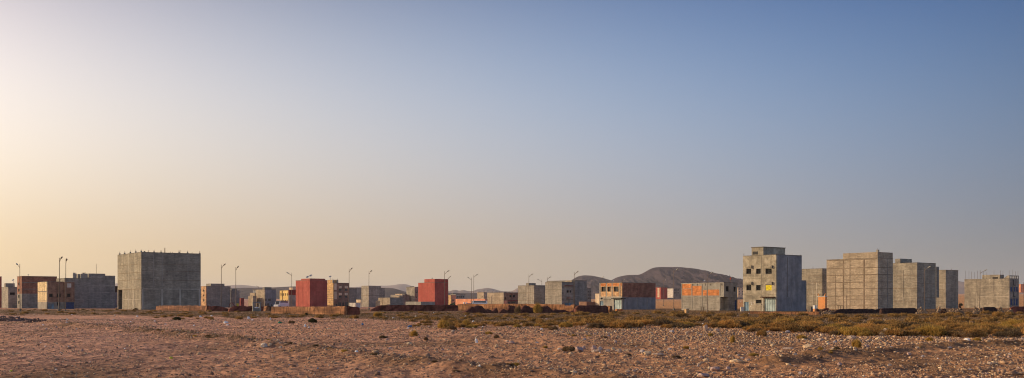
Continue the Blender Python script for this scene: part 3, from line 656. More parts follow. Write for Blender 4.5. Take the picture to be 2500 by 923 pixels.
for y in (712, 724): h.op('B', 1015, 1019, y, y + 3.5)
h.body(); h.up(1000, 1005, 1011.5, 699, 3, 'concd')
h = House('low_grey_wall', 'long low grey block wall in front of the second red house', 'wall', 990, 1028, 1062, 736.5, 290, 'conc'); h.par = 0; h.La = h.La; h.body()
h = House('red_stepped_house', 'second tall red house with stepped roofline, near the centre', 'house', 1021, 1061.5, 1094, 690, 330, 'red')
h.step('A', 1036, 1061.2, 681.5, 6); h.step('B', 1062, 1078, 681, 6); h.body(); h.stub('A', 1053, 678, .3)

# ---- centre, behind the long orange mud wall
h = House('arcade_house', 'low sunlit orange building with arched bays right of the second red house', 'house', 1094, 1101, 1113, 721, 370, 'cream')
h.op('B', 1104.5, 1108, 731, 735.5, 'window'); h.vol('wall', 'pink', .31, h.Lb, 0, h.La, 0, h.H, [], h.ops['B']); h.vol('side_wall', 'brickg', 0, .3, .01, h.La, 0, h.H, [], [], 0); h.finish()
h = House('grey_villa', 'small grey villa with four dark windows behind the pink wall', 'house', 1100, 1113, 1136, 719, 480, 'conc', ybase=740)
for x in (1116.5, 1121, 1126, 1131.5): h.op('B', x - 1.5, x + 1.5, 722.5, 727)
h.body(); h.up(1104, 1106, 1123, 716.5, 5, 'concd')
h = House('pink_wall', 'long salmon pink boundary wall near the centre of the settlement', 'wall', 1112, 1184, 1190, 729.5, 345, 'pink', parapet=0); h.body()
h = House('small_tan_house', 'small tan box house standing above the right end of the salmon pink wall', 'house', 1165, 1181, 1189, 714, 440, 'tan', ybase=745); h.op('A', 1176.5, 1178, 722, 726); h.body()
h = House('dark_box_house', 'dark grey box house between the small tan house and the ruin', 'house', 1189, 1190, 1201, 716, 470, 'greyd', La=8, ybase=745); h.body()
h = House('tan_ruin_house', 'tan walled house with broken roof and dark upper openings left of the centre right houses', 'house', 1190, 1229.5, 1265, 714.5, 315, 'tan')
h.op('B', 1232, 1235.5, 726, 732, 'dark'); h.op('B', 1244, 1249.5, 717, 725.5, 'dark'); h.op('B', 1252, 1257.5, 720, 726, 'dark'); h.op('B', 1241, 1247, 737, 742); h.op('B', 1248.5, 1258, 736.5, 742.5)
h.band('B', 1230, 1239, 734, 744, 'pink', .02, 'painted_panel'); h.band('B', 1240, 1264, 733, 735, 'redd', .3, 'ledge')
h.mat = 'tan'; h.vol('wall', 'brown', .31, h.Lb, 0, h.La, 0, h.H, [], h.ops['B']); h.vol('side_wall', 'tan', 0, .3, .01, h.La, 0, h.H - .01, [], [], 0); h.finish(); h.clutter(8, .5)
for x in (1201, 1210, 1219): h.rod('A', x, 711)
h.up(1180, 1191, 1199, 724, 0, 'tan', z0=0) if False else None
h = House('tan_side_wall', 'lower tan wall stepping down left of the ruined tan house', 'wall', 1190, 1200, 1201.5, 723.5, 314, 'tan', parapet=0); h.body()
h = House('twin_grey_house', 'left one of two joined grey block houses near the centre right', 'house', 1264.5, 1304, 1331, 697, 290, 'grey')
for f_ in (.68, .35): h.hband('A', f_, 1265, 1303.5, .9, 'concx', .02)
h.vband('A', 1299, 1.2, 705, 744, 'concl', .03)
h.body(); h.up(1284, 1291, 1308, 691, 4, 'grey')
h = House('balcony_house', 'joined grey house with a shaded front of small windows and a pale blue gate', 'house', 1331, 1371.5, 1400, 689, 270, 'grey')
for f_ in (.73, .48, .22): h.hband('A', f_, 1331.5, 1371, .9, 'concd', .02)
for y in (699, 714, 729, 740): h.op('B', 1373.5, 1376, y, y + 4.5)
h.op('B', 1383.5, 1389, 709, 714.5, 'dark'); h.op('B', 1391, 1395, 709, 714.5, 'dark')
h.band('B', 1383, 1393, 724.5, 729.5, 'brown', .02, 'painted_panel'); h.band('B', 1383, 1396, 730, 731.5, 'concd', .4, 'ledge')
h.op('B', 1379, 1387, 740, 748, 'garage', 'bluepaint'); h.op('B', 1388, 1396, 739, 748, 'garage', 'bluepaint')
h.band('B', 1378, 1397, 697, 698.5, 'redd', .4, 'ledge'); h.body(); h.up(1380, 1396, 1404, 684.5, 5, 'tan'); h.up(1372, 1379, 1397, 690.5, 3, 'tan')
h = House('narrow_shade_house', 'tall narrow grey house wholly in shade beside the balcony house', 'house', 1398, 1403, 1432.5, 685, 275, 'greyd', La=12)
h.hband('B', .55, 1405, 1431, .8, 'conc', .02); h.vband('B', 1416, .8, 700, 742, 'conc', .02); h.body()
h = House('far_window_house', 'grey house with small dark windows peeping right of the narrow shaded house', 'house', 1428, 1431, 1443.5, 704, 330, 'greyd', La=8)
for y in (710.5, 718.5, 726.5):
    for x in (1436.5, 1441): h.op('B', x - 1.4, x + 1.4, y, y + 3.5)
h.body()
h = House('pink_side_house', 'small sunlit pink box house left of the brick house with three big windows', 'house', 1453.5, 1463, 1466, 717, 262, 'cream'); h.body()
h = House('low_brown_wall', 'low brown boundary wall left of the brick house with three big windows', 'wall', 1424, 1432, 1466, 736.5, 262, 'brown', La=3, parapet=0); h.body()

h = House('three_window_house', 'two storey brick house with three big empty windows and a pale blue garage', 'house', 1463.5, 1518.5, 1600.5, 690.5, 236, 'brickp')
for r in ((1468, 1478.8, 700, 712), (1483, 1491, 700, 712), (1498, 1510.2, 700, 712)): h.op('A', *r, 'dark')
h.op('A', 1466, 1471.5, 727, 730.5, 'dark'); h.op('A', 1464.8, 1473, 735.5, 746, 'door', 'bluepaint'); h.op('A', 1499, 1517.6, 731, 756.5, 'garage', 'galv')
h.op('B', 1520.5, 1523.5, 731, 756.5, 'garage', 'galv')
h.band('A', 1463.7, 1518, 692, 698, 'orange', .02, 'brick_panel')
for x in (1465, 1480.8, 1494.5, 1513.5): h.vband('A', x, 2.2, 691, 726, 'conc', .035)
h.band('A', 1463.7, 1518.3, 724, 726.5, 'concl', .05); h.band('A', 1496, 1518.6, 727.5, 729.5, 'dark', .5, 'lintel'); h.band('B', 1518.5, 1524, 727.5, 729.5, 'dark', .5, 'lintel')
h.vband('A', 1497.5, 2, 731, 757, 'concl', .06); h.band('A', 1475, 1491, 731, 732.2, 'concd', .1, 'ledge')
for x in (1555.5, 1580): h.vband('B', x, 1.6, 729, 757, 'conc', .03)
h.vband('B', 1557, 1.2, 692, 725, 'brick', .02)
zz = h.z('A', 1519, 726)
A_lo = [r for r in h.ops['A'] if r[2] < zz - .1]; A_hi = [r for r in h.ops['A'] if r[2] > zz - .1]
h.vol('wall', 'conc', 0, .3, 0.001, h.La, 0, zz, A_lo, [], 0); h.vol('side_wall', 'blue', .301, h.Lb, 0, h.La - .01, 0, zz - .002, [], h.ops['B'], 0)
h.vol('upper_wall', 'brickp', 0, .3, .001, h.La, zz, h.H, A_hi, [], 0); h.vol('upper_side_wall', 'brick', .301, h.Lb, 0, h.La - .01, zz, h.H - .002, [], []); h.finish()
h.dishp(1466, 690, .5, .5)
h = House('red_far_house', 'far red and white house in the gap right of the brick house', 'house', 1601, 1613.5, 1629.5, 702, 800, 'red', ybase=730)
for y in (706.5, 714, 720.5): h.op('A', 1606.3, 1609, y, y + 3, 'window')
h.vband('A', 1607.6, 4.5, 703, 726, 'cream', .02)
h.body()
h = House('white_far_house', 'far pale plastered box house right of the far red and white house', 'house', 1629, 1643.5, 1645, 704.5, 820, 'white', ybase=727); h.body()
h = House('window_row_house', 'far grey block with two rows of small windows left of the orange panel house', 'house', 1644, 1645, 1659, 704, 900, 'greyd', La=14, ybase=727)
for y in (706.5, 713.5):
    for x in (1647, 1650, 1653.2, 1656.5): h.op('B', x - .9, x + .9, y, y + 3.2)
h.body()

h = House('orange_panel_house', 'two storey house with bright orange brick panels in grey concrete frames', 'house', 1663.5, 1767.5, 1800.5, 690.5, 208, 'grey')
for r in ((1665.8, 1688, 692.5, 704.5), (1665.8, 1688, 706, 721.5), (1690.8, 1712.8, 698, 721.5), (1716, 1725.5, 708.5, 721.5), (1728.5, 1756, 707, 721.5)): h.band('A', *r, 'orange', .012, 'brick_panel')
for x, wd in ((1664.7, 1.6), (1689.3, 1.8), (1714.3, 2), (1727, 1.6), (1757.8, 1.8)): h.vband('A', x, wd, 691.5, 754, 'conc', .04)
h.band('A', 1663.7, 1767.3, 722, 724.8, 'conc', .06); h.band('A', 1663.7, 1767.3, 690.8, 692, 'concl', .06)
for x in (1691.5, 1703, 1722, 1735, 1762): h.band('A', x - .5, x + .5, 692.2, 697, 'concd', .07, 'rebar')
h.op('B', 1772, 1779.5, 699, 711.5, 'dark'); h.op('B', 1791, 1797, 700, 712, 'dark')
zz = h.z('A', 1767, 725)
up_ = h.ops['B'][:]; h.vol('upper_wall', 'conc', 0, h.Lb, 0, h.La, zz, h.H, [], up_)
mb = MB(); mb.quad((0, 0, zz), (h.Lb, 0, zz), (h.Lb, h.La, zz), (0, h.La, zz)); mb.build('floor_slab', M['concd'], h.root)
u1 = h.u('A', 1757); h.ops['B'] = []
# ground floor stands back under the upper storey
mbx = h.u('B', 1799); dr = (h.u('B', 1794), h.u('B', 1799.3), .02, h.z('B', 1796, 733)); h.fill('B', dr, 'door', 'bluedark')
h.vol('wall', 'grey', .002, h.Lb - .002, u1 + .0, h.La - .002, 0, zz - .002, [], [], 0); h.vol('side_wall', 'greyd', h.u('B', 1778), h.Lb - .01, .002, u1 - .01, 0, zz - .002, [], [dr], 0)
h.finish(); h.dishp(1668, 690, 1, .5)
for x in (1700, 1706, 1748, 1752): h.stub('A', x, 688, .5)
mb = MB(); mx, my = P(1784, 210); mb.tube([(mx, my, Z(691, 210)), (mx, my, Z(679, 210)), (mx - .25, my, Z(671, 210))], .04, 5); root = empty('roof_mast', (0, 0, 0)); tag(root, 'bent thin mast with a red rag on the roof of the orange panel house', 'mast'); mb.build('mast', M['steel'], root)
mb = MB(); mb.lump(mx, my, Z(680, 210), .25, .15, .3, .3); mb.build('rag', M['red'], root)
h = House('far_pale_block', 'far pale apartment block in the gap left of the three storey house', 'house', 1800, 1802, 1816, 702, 760, 'cream', La=12, ybase=726)
for y in (704, 710.5, 716.5):
    for x in (1805, 1812.5): h.op('B', x - 1.3, x + 1.3, y, y + 3)
h.body()

h = House('three_storey_house', 'three storey rendered house with six grilled windows, one filled with yellow cloth', 'house', 1814, 1895, 1957.5, 622, 193, 'render')
for k, ys in enumerate(((656, 668.5), (696, 709))):
    for x0, x1 in ((1822, 1834), (1846, 1857.3), (1869, 1884)):
        if k and x0 == 1869: h.op('A', x0, x1, *ys, 'cloth')
        else: h.op('A', x0, x1, *ys, 'grille')
        if x0 != 1846: h.band('A', x0 - 1, x1 + 1.5, ys[0] - 6.5, ys[0] - 2.2, 'render', .16, 'window_hood'); h.band('A', x1 + 1.2, x1 + 2.6, ys[0] - 8, ys[0] - .6, 'concd', .26, 'drain_spout')
h.op('A', 1845, 1859, 732, 741, 'grille'); h.op('A', 1817, 1828, 737, 761, 'door', 'bluepaint'); h.op('A', 1866, 1893.4, 728, 761, 'garage', 'galv')
h.band('A', 1860, 1893, 724.5, 726.5, 'mudblack', .6, 'lintel'); h.band('A', 1844.5, 1859.5, 741.6, 743.5, 'concl', .15, 'ledge')
for y in (680, 719): h.band('A', 1814.3, 1894.5, y - .5, y + .5, 'render', .04)
h.vband('A', 1858, 1.2, 625, 724, 'render', .03); h.vband('A', 1862, 2, 727, 761, 'concl', .04)
for x, y in ((1834, 737), (1835.5, 742), (1833, 747), (1835.5, 740), (1839, 737)): h.band('A', x - 1, x + 1, y, y + 2.5, 'white', .02, 'meter_box')
h.vband('B', 1923, 1.0, 628, 725, 'concd', .03); h.vband('B', 1932, 1.2, 727, 755, 'blue', .03)
mats = h.ops['A']
h.vol('wall', 'render', 0, .35, 0, h.La, 0, h.H, mats, [], 0); h.vol('side_wall', 'blue', .351, h.Lb, .002, h.La - .01, 0, h.H - .002, [], []); h.finish()
# stair tower, with its own small window, and the lower rear wing
D2 = 193 + 4.5; r = House.__new__(House); z0 = h.H - h.par
o = h.up(1835, 1863.5, 1917, 603.5, 3.2, 'render'); mb = MB(); x_, y_ = h.local(*P(1863.5, 196.2)); ua = y_ + 1.5
mb.box(x_ - .02, x_ + .05, y_ + 1.3, y_ + 2.6, h.H + .25, h.H + .85); mb.build('window', M['dark'], h.root); c_ = P(1863.5, 196.2); mb = MB(); mb.box(x_ - .1, x_ + solve(*c_, BX, 1917) + .1, y_ - .1, y_ + solve(*c_, AX, 1835) + .1, Z(603.5, 196.2) - h.g + .002, Z(603.5, 196.2) - h.g + .12); mb.build('roof_slab', M['concd'], h.root)
Lr = h.u('B', 1972); z1 = h.z('B', 1965, 684.5); h.vol('rear_wing', 'blue', h.Lb + .002, Lr, .3, 6, 0, z1)
for x in (1815, 1898, 1937, 1956): h.rod('A' if x < 1895 else 'B', x, 619 if x < 1900 else 622)
mb = MB(); bx, by = P(1812, 192); mb.box(-.3, .3, -.25, .25, 0, .75); mb.box(-.34, .34, -.29, .29, .752, .80); o = mb.build('utility_box', M['white']); o.location = (bx, by, float(terr(bx, by))); tag(o, 'small white utility box at the left foot of the three storey house', 'utility box')

h = House('rear_block_house', 'plain tan block house behind the three storey house', 'house', 1955, 2007.5, 2020, 656, 255, 'bigblock')
for f_ in (.83, .66, .5, .36, .2): h.hband('A', f_, 1957, 2007, .9, 'concx', .02)
for x in (1985, 1994): h.vband('A', x, 1.2, 690, 752, 'concl', .03)
h.body(); h.rod('A', 1984, 651)
h = House('frame_house', 'largest tan blank house with a grid of dark concrete bands and a stepped roof', 'house', 2018, 2143, 2180, 630, 236, 'tan')
h.step('A', 2058, 2142.6, 617, 9); h.step('B', 2143.5, 2156, 615.5, 7); h.step('B', 2156.4, 2167.5, 622, 7)
for f_ in (1.0, .835, .695, .55, .42, .275, .20, .09): h.hband('A', f_ * .985, 2019, 2142, 1.7 if f_ > .25 else .9, 'concx', .03)
for x, wd, y0 in ((2059, 2.4, 634), (2075, 1.2, 634), (2109.5, 3.2, 634), (2066, .8, 720), (2040, .8, 670)): h.vband('A', x, wd, y0, 755, 'concx', .034)
h.vband('A', 2139.5, .8, 632, 755, 'concl', .02)
for f_ in (.835, .695, .55, .42, .275): h.hband('B', f_ * .985, 2144, 2179, 1.4, 'concx', .03)
h.vband('B', 2167, 1.5, 632, 753, 'greyd', .03)
h.vol('wall', 'tan', 0, h.Lb, 0, h.La, 0, h.H); h.finish()
h.stub('A', 2140.5, 607, .5)
h = House('pillar_house', 'tan block house with a shaded roof room, right of the largest tan house', 'house', 2179, 2239, 2284.5, 641.5, 262, 'bigblock')
for f_ in (.73, .45, .17): h.hband('A', f_, 2180, 2238.5, .9, 'concx', .02)
for f_ in (.85, .55, .25): h.hband('B', f_, 2240, 2284, .9, 'concx', .02)
h.vband('A', 2205.5, 1.2, 660, 725, 'concd', .02); h.vband('A', 2205, 1.4, 726, 753, 'concl', .03); h.vband('A', 2237.5, 1, 726, 753, 'concl', .03)
h.body(); h.up(2178, 2190.5, 2219, 631, 3, 'grey'); h.up(2284, 2286, 2292.5, 651, 9, 'greyd', z0=3)
h = House('slim_block_house', 'slim tan and dark block house, last of the tall right group', 'house', 2282, 2309, 2339.5, 659.5, 278, 'bigblock')
for f_ in (.85, .67, .5, .3, .13): h.hband('A', f_, 2283, 2308.5, .8, 'concx', .02)
h.hband('B', .87, 2309.5, 2339, 1.2, 'greyd', .02)
h.body(); h.rod('B', 2324, 656)
h = House('rebar_house', 'wide tan block house bristling with roof rods at the far right', 'house', 2354.5, 2464.5, 2487.5, 680.5, 300, 'bigblock')
h.hband('A', .765, 2393, 2455, .7, 'concl', .03); h.hband('A', .40, 2393, 2463, .9, 'concl', .03)
for x, y0, m_ in ((2384, 715, 'concl'), (2385, 690, 'concd'), (2426, 682, 'concd'), (2424, 725, 'concl'), (2461, 735, 'concl')): h.vband('A', x, .9, y0, 754 if m_ == 'concl' else y0 + 30, m_, .02)
for ys in ((701, 712), (729, 745)):
    for x0, x1 in ((2467, 2472.5), (2474.5, 2479), (2480.5, 2485.5)): h.op('B', x0, x1, *ys, 'door', 'bluedark')
h.band('B', 2474, 2474.9, 683, 697, 'dark', .05, 'balcony_rail'); h.band('B', 2474, 2479, 695.5, 697, 'dark', .05, 'balcony_rail'); h.band('B', 2474, 2474.9, 712, 725, 'dark', .05, 'balcony_rail'); h.band('B', 2474, 2479, 723.5, 725, 'dark', .05, 'balcony_rail')
ops = h.ops
h.vol('wall', 'bigblock', 0, .35, 0, h.La, 0, h.H, [], [], 0); h.vol('side_wall', 'greyd', .351, h.Lb, .002, h.La - .01, 0, h.H - .002, [], h.ops['B']); h.finish()
zt = h.z('B', 2475, 672.5); mb = MB()
for i in range(6): uu = .1 + (h.Lb - .3) * i / 5; mb.box(uu, uu + .18, .05, .25, h.H + .09, zt - .25)
mb.build('roof_railing', M['concd'], h.root); mb = MB(); mb.box(-.02, h.Lb + .05, .02, .28, zt - .248, zt); mb.build('roof_beam', M['conc'], h.root)
mb = MB(); a = h.u('A', 2450); n0 = len(mb.v)
for d in (0, .25): mb.v += [(d, 0, h.H + .1), (d, a, h.H + .1), (d, h.u('A', 2459), zt - .05), (d, 0, zt)]
mb.f += [(0, 1, 2, 3), (4, 7, 6, 5), (1, 5, 6, 2), (2, 6, 7, 3), (0, 3, 7, 4)]; mb.build('raised_wall', M['bigblock'], h.root)
h.up(2398, 2441, 2451, 670.5, 3, 'bigblock'); mb = MB(); lx, ly = h.local(*P(2441, 303)); mb.box(lx - .03, lx + .03, ly + .6, ly + 2.2, h.H + .1, h.H + .55); mb.build('window', M['dark'], h.root)
for x, y in ((2356, 661), (2365, 661), (2371, 663), (2378, 664.5), (2386, 661), (2400, 662), (2407, 664), (2426, 660), (2441.5, 660), (2448, 661)): h.rod('A', min(x, 2463), y, .035)
for x, y in ((2465, 660), (2474, 658), (2480, 662), (2486.5, 662)): h.rod('B', x, y, .035)
h = House('edge_house', 'tiny far house cut by the right edge of the photo', 'house', 2488, 2492, 2510, 694, 620, 'pink', ybase=714, La=6); h.body()

h = House('orange_kiosk', 'bright orange rendered kiosk with a white slab top and small horn shaped corners', 'kiosk', 1997.5, 2014.5, 2019, 724, 208, 'orangep', parapet=0, ybase=754); h.vol('wall', 'orangep', 0, h.Lb, 0, h.La, 0, h.H)
mb = MB(); mb.box(-.15, h.Lb + .1, -.1, h.La + .15, h.H + .003, h.H + .12); mb.build('roof_slab', M['whitepaint'], h.root)
for (lx, ly, dx) in ((.1, .15, -.25), (.1, h.La - .1, .25)):
    mb = MB(); mb.tube([(lx, ly, h.H + .1), (lx, ly + .15 * dx, h.H + .35), (lx, ly + dx, h.H + .72)], [.16, .13, .03], 6); mb.build('roof_horn', M['orangep'], h.root)
# ------------------------------------------------------------------ mud walls
def wall_profile(label, px0, D0, d, prof, mat, thick=.5, name='mud_wall', ragged=.12, cat='wall', seed=0, skirt=.08):
    """a wall along direction d from (px0, D0), its top following photo heights"""
    cx, cy = P(px0, D0); ts = [solve(cx, cy, d, p[0]) for p in prof]; zs = [Z(p[1], cy + d[1] * t) for p, t in zip(prof, ts)]
    o_ = np.argsort(ts); ts = np.array(ts)[o_]; zs = np.array(zs)[o_]
    n = max(12, int((ts[-1] - ts[0]) / .22)); t = np.linspace(ts[0], ts[-1], n); top = np.interp(t, ts, zs)
    X = cx + d[0] * t; Y = cy + d[1] * t; g = terr(X, Y) - .15
    top = np.maximum(top + ragged * (noise(t * .9 + seed, seed + 1.3) + .9 * noise(t * 2.6, seed) + .5 * noise(t * 6.1, seed + 7)), g + .18)
    nx, ny = -d[1], d[0]
    rows = 7; V = []; 
    prof_c = [(-thick / 2 - skirt, 0), (-thick / 2 - .06, .25), (-thick / 2, .6), (-thick / 2 + .05, .93), (-thick / 4, 1), (thick / 4, 1), (thick / 2 - .05, .9), (thick / 2, .5), (thick / 2 + skirt, 0)]
    for off, fr in prof_c:
        jz = .05 * noise(t * 2.3 + off * 9, fr * 7 + seed); jo = .07 * noise(t * 1.7 + seed * 3, fr * 5 + off) + .04 * noise(t * 6, fr * 9)
        V.append(np.stack([X + nx * (off + jo), Y + ny * (off + jo), g + (top - g) * fr + jz * (fr > 0)], -1))
    V = np.array(V); nr, nc = V.shape[:2]
    i = np.arange(nr - 1)[:, None] * nc + np.arange(nc - 1)[None, :]
    Fa = np.stack([i, i + 1, i + nc + 1, i + nc], -1).reshape(-1, 4)
    V2 = V.reshape(-1, 3); ends = []
    for e in (0, nc - 1):
        for k in range(nr // 2): a, b = k * nc + e, (nr - 1 - k) * nc + e; a2, b2 = (k + 1) * nc + e, (nr - 2 - k) * nc + e; ends.append((a, a2, b2, b))
    Fa = np.vstack([Fa, np.array(ends)]); c0 = np.array([X.mean(), Y.mean(), g.min()])
    o = np_mesh(name, V2 - c0, Fa, M[mat]); o.location = c0; tag(o, label, cat); return o
wall_profile('long sunlit mud wall below the big cube house', 508, 192, AX, [(383, 747.5), (400, 746), (460, 746.2), (508, 746.5)], 'muddull', seed=1)
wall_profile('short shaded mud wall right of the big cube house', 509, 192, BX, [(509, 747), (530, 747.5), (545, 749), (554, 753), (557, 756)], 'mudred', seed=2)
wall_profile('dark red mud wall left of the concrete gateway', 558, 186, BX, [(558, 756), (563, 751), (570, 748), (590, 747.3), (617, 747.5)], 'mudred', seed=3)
wall_profile('short dark mud wall stub right of the concrete gateway', 636, 184, BX, [(636, 748), (650, 748)], 'mudred', seed=4)
wall_profile('small sunlit mud pillar at the left end of the cracked mud wall', 656, 172, AX, [(648.5, 748), (656, 747)], 'mud', thick=.8, seed=5)
wall_profile('long sunlit cracked mud wall below the tall red house', 847, 137, AX, [(664, 749), (675, 748.5), (740, 749), (800, 748.5), (846, 747.3)], 'mud', seed=6, ragged=.06)
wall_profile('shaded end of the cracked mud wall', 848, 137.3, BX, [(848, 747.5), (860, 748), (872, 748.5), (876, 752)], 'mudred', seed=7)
wall_profile('long dark red mud wall left of centre below the second red house', 904, 190, BX, [(904, 756.5), (912, 753), (920, 748), (930, 745.5), (960, 744.6), (1040, 744.4), (1100, 744), (1113, 744.5), (1117, 747)], 'mudred', seed=8, ragged=.05)
wall_profile('long sunlit orange mud wall behind the dark ragged ruins', 1405, 186, AX, [(1118, 743), (1135, 742), (1200, 742), (1270, 741.8), (1330, 742.3), (1378, 743.5), (1381, 746), (1394, 746), (1397, 743.5), (1405, 743.5)], 'mud', seed=9, ragged=.05)
wall_profile('dark ragged mud mound at the left end of the ruined wall', 1128, 158, BX, [(1126, 765), (1134, 762), (1145, 753), (1151, 748.5), (1160, 747.5), (1174, 747.5), (1180, 753), (1186, 755), (1190, 753), (1195, 757), (1202, 757), (1205, 753.5), (1211, 752.5), (1213, 758), (1216, 764)], 'mudruin', thick=.9, name='mud_ruin', seed=10, cat='ruin', ragged=.38)
wall_profile('dark ruined mud wall with square stump near the centre', 1219, 158, BX, [(1217, 763), (1221, 757), (1226, 755), (1232, 758), (1240, 757.5), (1241, 747.5), (1257, 747), (1259, 757), (1264, 758), (1270, 756), (1276, 749), (1286, 747), (1297, 747.5), (1299, 756), (1304, 750), (1312, 747.5), (1318, 747), (1341, 747), (1344, 756), (1352, 757), (1362, 756), (1380, 757.5), (1398, 757.5), (1406, 756)], 'mudruin', thick=.7, name='mud_ruin', seed=11, cat='ruin', ragged=.42)
wall_profile('dark red mud wall block left of the brick house with three big windows', 1406, 158, BX, [(1405, 753), (1408, 747), (1414, 745.5), (1440, 745.8), (1476, 746.5), (1481, 749)], 'mudruin', thick=.8, seed=12, ragged=.12)
wall_profile('sunlit mud wall end right of the dark red block', 1492, 163, AX, [(1479, 747), (1486, 745.5), (1492, 747)], 'mud', seed=13)
wall_profile('low crumbling orange mud wall before the three storey house', 2002, 142, AX, [(1822, 762.5), (1835, 761), (1900, 761.3), (1960, 761.5), (2002, 762)], 'mud', thick=.45, seed=14, ragged=.14)
wall_profile('blackened low wall before the largest tan house, left stretch', 2036, 150, BX, [(2034, 763), (2042, 757.5), (2050, 755), (2064, 754.3), (2100, 754.2), (2132, 754.6), (2136, 757), (2140, 755), (2150, 754.5)], 'mudblack', seed=15, ragged=.06)
wall_profile('blackened low wall below the tan house with a roof room', 2153, 149, BX, [(2151, 754), (2160, 752.6), (2200, 752.4), (2232, 752.2), (2235, 754.5)], 'mudblack', seed=16, ragged=.05)
wall_profile('short dark wall piece below the wide rod topped house', 2402, 150, BX, [(2401, 751), (2408, 749.5), (2426, 749.3), (2430, 752)], 'mudblack', seed=17, ragged=.06)
wall_profile('dark red wall at the far right edge', 2470, 152, BX, [(2467, 751.5), (2475, 748.8), (2500, 748.3), (2530, 748.5)], 'mudred', seed=18, ragged=.06)

def heap(name, label, cat, px, D, wpx, ytop, mat, n=44, size=.26, flat=.7, seed=0, mound=True):
    rr = random.Random(seed); x, y = P(px, D); W = wpx / F * D; g = float(terr(x, y)); H = max(Z(ytop, D) - g, .2)
    mb = MB(); 
    if mound: mb.lump(0, 0, -.05, W * .46, W * .3, H * .5, .22, 2, 0, seed)
    for i in range(n):
        a = rr.uniform(0, 6.28); q = rr.random() ** .6; s = size * rr.uniform(.5, 1.3); cx = math.cos(a) * q * W / 2; cy = math.sin(a) * q * W * .3
        mb.lump(cx, cy, max(.02, H * (1 - q ** 1.5) * rr.uniform(.3, 1)), s * .6, s * .5, s * .45, .2, 1, a, seed * 100 + i)
    o = mb.build(name, M[mat]); o.location = (x, y, g); tag(o, label, cat); return o
for i, (px, D, wp, yt, mt, lb) in enumerate([
    (2250, 148, 30, 749, 'rubble', 'heap of pale broken blocks at the right end of the blackened wall'),
    (2292, 150, 12, 748, 'rubble', 'small upright pile of yellowish rubble right of the blackened wall'),
    (2304, 149, 22, 752, 'mudblack', 'dark rubble mound below the slim block house'),
    (2333, 146, 44, 749, 'rubble', 'broad rubble heap below the gap before the wide rod topped house'),
    (2344, 154, 12, 743, 'mudblack', 'dark clump of rubble topped with brush in the gap between the right houses'),
    (2382, 150, 16, 746, 'rubble', 'knobbly rubble pile under the left part of the wide rod topped house'),
    (2394, 151, 16, 750, 'rubble', 'low rubble row left of the short dark wall piece'),
    (2443, 150, 18, 747.5, 'rubble', 'pale rubble pile with a white block right of the short dark wall piece'),
    (2466, 149, 14, 748, 'rubble', 'yellowish rubble pile left of the right edge wall'),
    (2098, 150, 22, 763, 'mud', 'orange lump of fallen mud wall before the blackened wall'),
    (2020, 150, 30, 757, 'rubble', 'stony bank just right of the orange kiosk'),
    (1993, 200, 16, 752, 'mudred', 'dark earth heap at the left foot of the kiosk'),
    (2018, 203, 22, 751, 'mudred', 'dark spoil heap leaning against the orange kiosk'),
    (2108, 200, 30, 747, 'mudred', 'pinkish cone of gravel behind the blackened wall')]):
    heap('gravel_cone' if 'cone' in lb else 'rubble_pile', lb, 'rubble', px, D, wp, yt, mt, n=0 if 'cone' in lb or 'orange lump' in lb else 46, seed=i + 3)
heap('spoil_heap', 'long dark gravel heap at the left edge of the waste ground', 'rubble', 20, 96, 150, 771, 'spoil', 420, .13, seed=40)
heap('spoil_heap', 'low grey gravel heap right of the long dark heap on the left', 'rubble', 92, 88, 70, 777, 'spoil', 120, .14, seed=41, mound=False)

# concrete gateway
def gateway():
    D = 182; x, y = P(617.5, D); g = float(terr(x, y)); root = empty('gateway', (x, y, g), GA); tag(root, 'bare concrete gate frame of two posts and a beam with a grey block infill', 'gateway')
    W = solve(x, y, BX, 637.5); H = Z(737, D) - g
    for u in (0, W - .3): mb = MB(); mb.box(u, u + .3, 0, .3, 0, H - .22); mb.build('post', M['conc'], root)
    mb = MB(); mb.box(-.05, W + .05, -.02, .32, H - .218, H); mb.build('beam', M['conc'], root)
    mb = MB(); mb.box(.302, W - .302, .08, .25, 0, H * .40); mb.build('infill_wall', M['grey'], root)
    mb = MB(); mb.lump(W / 2, .15, H * .42, W * .28, .2, .12, .15, 2, 0, 5); mb.build('sand_bag', M['plasticwhite'], root)
gateway()

# ------------------------------------------------------------------ street lamps
def lamp_proto():
    root = empty('street_lamp', (0, 0, 0)); H = 9.0
    mb = MB(); mb.tube([(0, 0, -.1), (0, 0, 3), (0, 0, H)], [.085, .065, .042], 7); mb.build('pole', M['pole'], root)
    mb = MB(); mb.box(-.17, .17, -.17, .17, 0, .35); mb.build('base', M['concd'], root)
    mb = MB(); mb.tube([(0, 0, H - .7), (.3, 0, H - .52), (.6, 0, H - .30), (.85, 0, H - .14)], [.05, .045, .04, .035], 5); mb.build('arm', M['pole'], root)
    mb = MB(); hd = [(-.42, .07, .05), (-.3, .14, .09), (0, .17, .12), (.3, .12, .09), (.42, .05, .05)]; n0 = []
    c = Vector((1.17, 0, H + .0)); ax = Vector((.9, 0, .40)).normalized(); b = Vector((0, 1, 0)); n = ax.cross(b)
    for t, wy, wz in hd: n0.append([c + ax * t + b * (wy * math.cos(6.283 * k / 8)) + n * (wz * math.sin(6.283 * k / 8)) for k in range(8)])
    s0 = len(mb.v); 
    for ring in n0: mb.v += [tuple(q) for q in ring]
    for i in range(4):
        for k in range(8): a = s0 + i * 8 + k; b2 = s0 + i * 8 + (k + 1) % 8; mb.f.append((a, b2, b2 + 8, a + 8))
    mb.f.append(tuple(s0 + k for k in range(8))); mb.f.append(tuple(s0 + 32 + k for k in range(8))[::-1]); hdo = mb.build('lamp_head', M['lamphead'], root, True)
    return root
